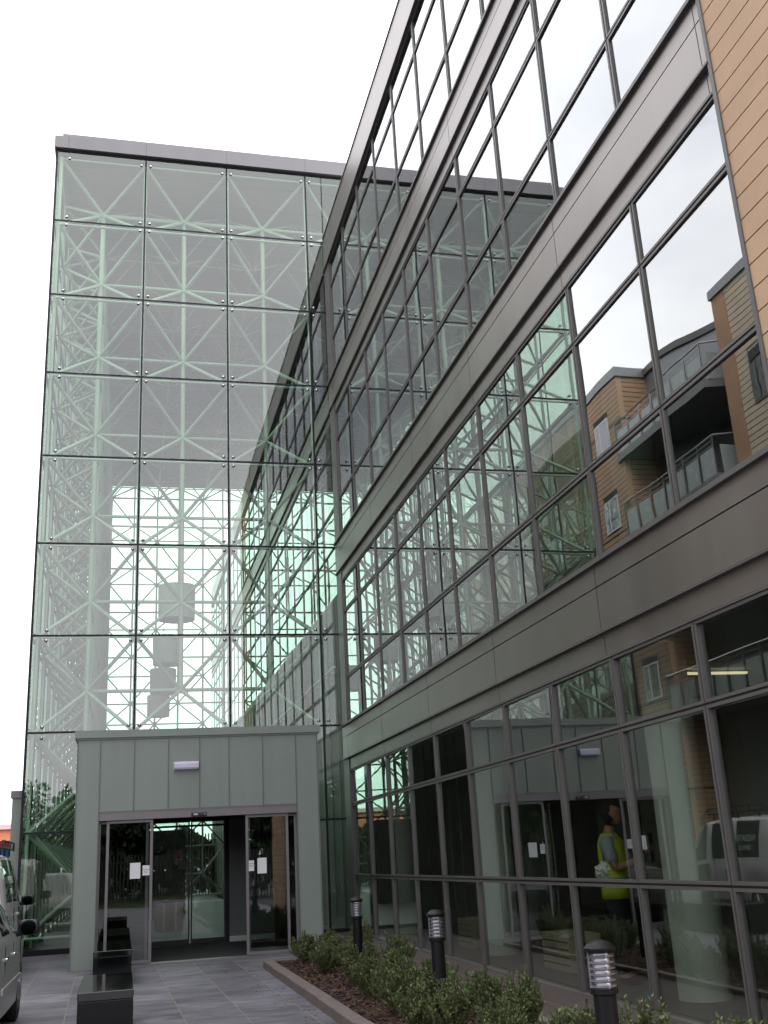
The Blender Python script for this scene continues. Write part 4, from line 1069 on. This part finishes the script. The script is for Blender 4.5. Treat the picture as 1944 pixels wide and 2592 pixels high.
# head, tilted back to look up
bm = bmesh.new(); bmesh.ops.create_uvsphere(bm, u_segments=32, v_segments=24, radius=1)
for v in bm.verts:
    x, y, z = v.co; w_ = .076; d = .098; h = .118
    if z < 0: w_ *= 1-.30*(-z)**1.4; d *= 1-.10*(-z)
    X, Y, Z = x*w_, y*d, z*h
    if y > .2:
        g = lambda cx, cz, sx, sz: math.exp(-((X-cx)/sx)**2-((Z-cz)/sz)**2)
        Y += .026*g(0, -.018, .011, .020)+.010*g(0, .003, .009, .022)          # nose
        Y -= .010*(g(.030, .012, .015, .010)+g(-.030, .012, .015, .010))       # eye sockets
        Y += .006*(g(0, -.054, .020, .006)+g(0, -.064, .018, .006))-.006*g(0, -.059, .02, .002)  # lips
        Y += .012*g(0, -.095, .022, .016)                                      # chin
        Y += .005*g(0, .030, .045, .008)                                       # brow
    v.co = (X, Y, Z)
me = bpy.data.meshes.new('head'); bm.to_mesh(me); bm.free(); me.materials.append(M['skin']); me.polygons.foreach_set('use_smooth', [True]*len(me.polygons))
hm = Matrix.Translation((0, .035, 1.735)) @ Matrix.Rotation(R(38), 4, 'X')
hd = bpy.data.objects.new('head', me); COL.objects.link(hd); hd.parent = per; hd.matrix_local = hm
for s_ in (1, -1):
    b = MB(); b.sphere((s_*.030, .078, .012), .012, 10); b.obj('eye', 'eye_white', hd, smooth=True)
    b = MB(); b.sphere((s_*.077, -.005, -.012), .03, 10, (.35, .6, 1)); b.obj('ear', 'skin', hd, smooth=True)
bm = bmesh.new(); bmesh.ops.create_uvsphere(bm, u_segments=40, v_segments=28, radius=1)
dl = []
for v in bm.verts:
    x, y, z = v.co
    if y > .55-.0*z and z < .62 or (z < -.55) or (y > .1 and z < .15): dl.append(v); continue
    q = Vector((x*.088, y*.110-.006, z*.130+.004)); v.co = q*(1+.10*noise.noise(q*45))
bmesh.ops.delete(bm, geom=dl, context='VERTS')
me = bpy.data.meshes.new('hair'); bm.to_mesh(me); bm.free(); me.materials.append(M['hair'])
o = bpy.data.objects.new('hair', me); COL.objects.link(o); o.parent = hd
so2 = o.modifiers.new('s', 'SOLIDIFY'); so2.thickness = .012; so2.offset = -1
# T-shirt
V = [(0, 0, 1.0, (.155, .115)), (0, .01, 1.14, (.150, .115)), (0, 0, 1.29, (.165, .122)), (0, -.01, 1.43, (.160, .110)), (0, -.018, 1.50, (.095, .085))]; E_ = [(i, i+1) for i in range(4)]
for s_ in (1, -1): limb(3, [(s_*.19, -.01, 1.455, .075), (s_*.235, .03, 1.30, .072), (s_*.242, .05, 1.22, .076)])
skinned('t_shirt', V, E_, 'shirt_grey', per)
# hi-vis vest: an open-sided shell round the torso
def shell(name, m_, prof, parent, gap=.0, n=40, arc=None):
    b = MB(); rows_ = len(prof)
    for (z, rx, ry, y0) in prof:
        for k in range(n):
            a = 2*PI*k/n; b.v.append((rx*math.copysign(abs(math.cos(a))**.85, math.cos(a)), y0+ry*math.copysign(abs(math.sin(a))**.85, math.sin(a)), z+.012*math.sin(3*a+z*9)*0))
    for j in range(rows_-1):
        for k in range(n):
            k2 = (k+1) % n
            if arc and not arc(j, 2*PI*(k+.5)/n, prof[j][0]): continue
            b.f.append((j*n+k, j*n+k2, (j+1)*n+k2, (j+1)*n+k)); b.m.append(0)
    o = b.obj(name, m_, parent, smooth=True)
    q = o.modifiers.new('s', 'SOLIDIFY'); q.thickness = .006; return o
prof = [(.86, .215, .165, .0), (.95, .205, .158, .0), (1.1, .195, .150, .005), (1.25, .200, .152, .0), (1.35, .205, .150, -.005), (1.42, .205, .142, -.01), (1.47, .19, .125, -.015), (1.515, .155, .100, -.02), (1.54, .11, .085, -.02)]
armhole = lambda j, a, z: not (1.22 < z < 1.46 and abs(math.cos(a)) > .90)
vs = shell('vest', 'vest_yellow', prof, per, arc=armhole)
pr2 = [(z, rx+.006, ry+.006, y) for z, rx, ry, y in prof]
shell('reflective_band', 'vest_band', [(1.02, .207, .160, .003), (1.075, .204, .158, .004)], vs)
def strap(s_):
    b = MB(); P = []
    for (z, rx, ry, y0) in prof[3:]:
        P.append((z, rx+.008, ry+.008, y0))
    for front in (1, -1):
        i = len(b.v)
        for (z, rx, ry, y0) in P:
            for a in (PI/2-front*0-.62, PI/2-.86):
                b.v.append((s_*rx*math.cos(a), y0+front*ry*math.sin(a), z))
        for j in range(len(P)-1): b.f.append((i+2*j, i+2*j+1, i+2*j+3, i+2*j+2)); b.m.append(0)
    o = b.obj('reflective_band', 'vest_band', vs); q = o.modifiers.new('s', 'SOLIDIFY'); q.thickness = .004
strap(1); strap(-1)
V = [(0, 0, 1.0, (.155, .115)), (0, 0, .92, (.16, .12))]; E_ = [(0, 1)]
for s_ in (1, -1): limb(1, [(s_*.105, 0, .82, .105), (s_*.115, .02, .50, .078), (s_*.12, -.01, .28, .074), (s_*.12, -.015, .09, .07)])
skinned('trousers', V, E_, 'trousers', per)
for s_ in (1, -1):
    b = MB(); b.sphere((s_*.125, .075, .045), .05, 12, (.95, 2.6, .95)); b.obj('shoe', 'shoe', per, smooth=True)
tab = thing('clipboard', 'pale sheet on a clipboard held up by the man in the vest', 'clipboard', (5.27, 11.22, .05), pf)
b = MB(); b.box(-.10, .10, .425, .432, 1.22, 1.52); b.obj('board', 'brown_panel', tab)
b = MB(); b.box(-.09, .09, .421, .425, 1.24, 1.50); b.obj('sheet', 'paper', tab)
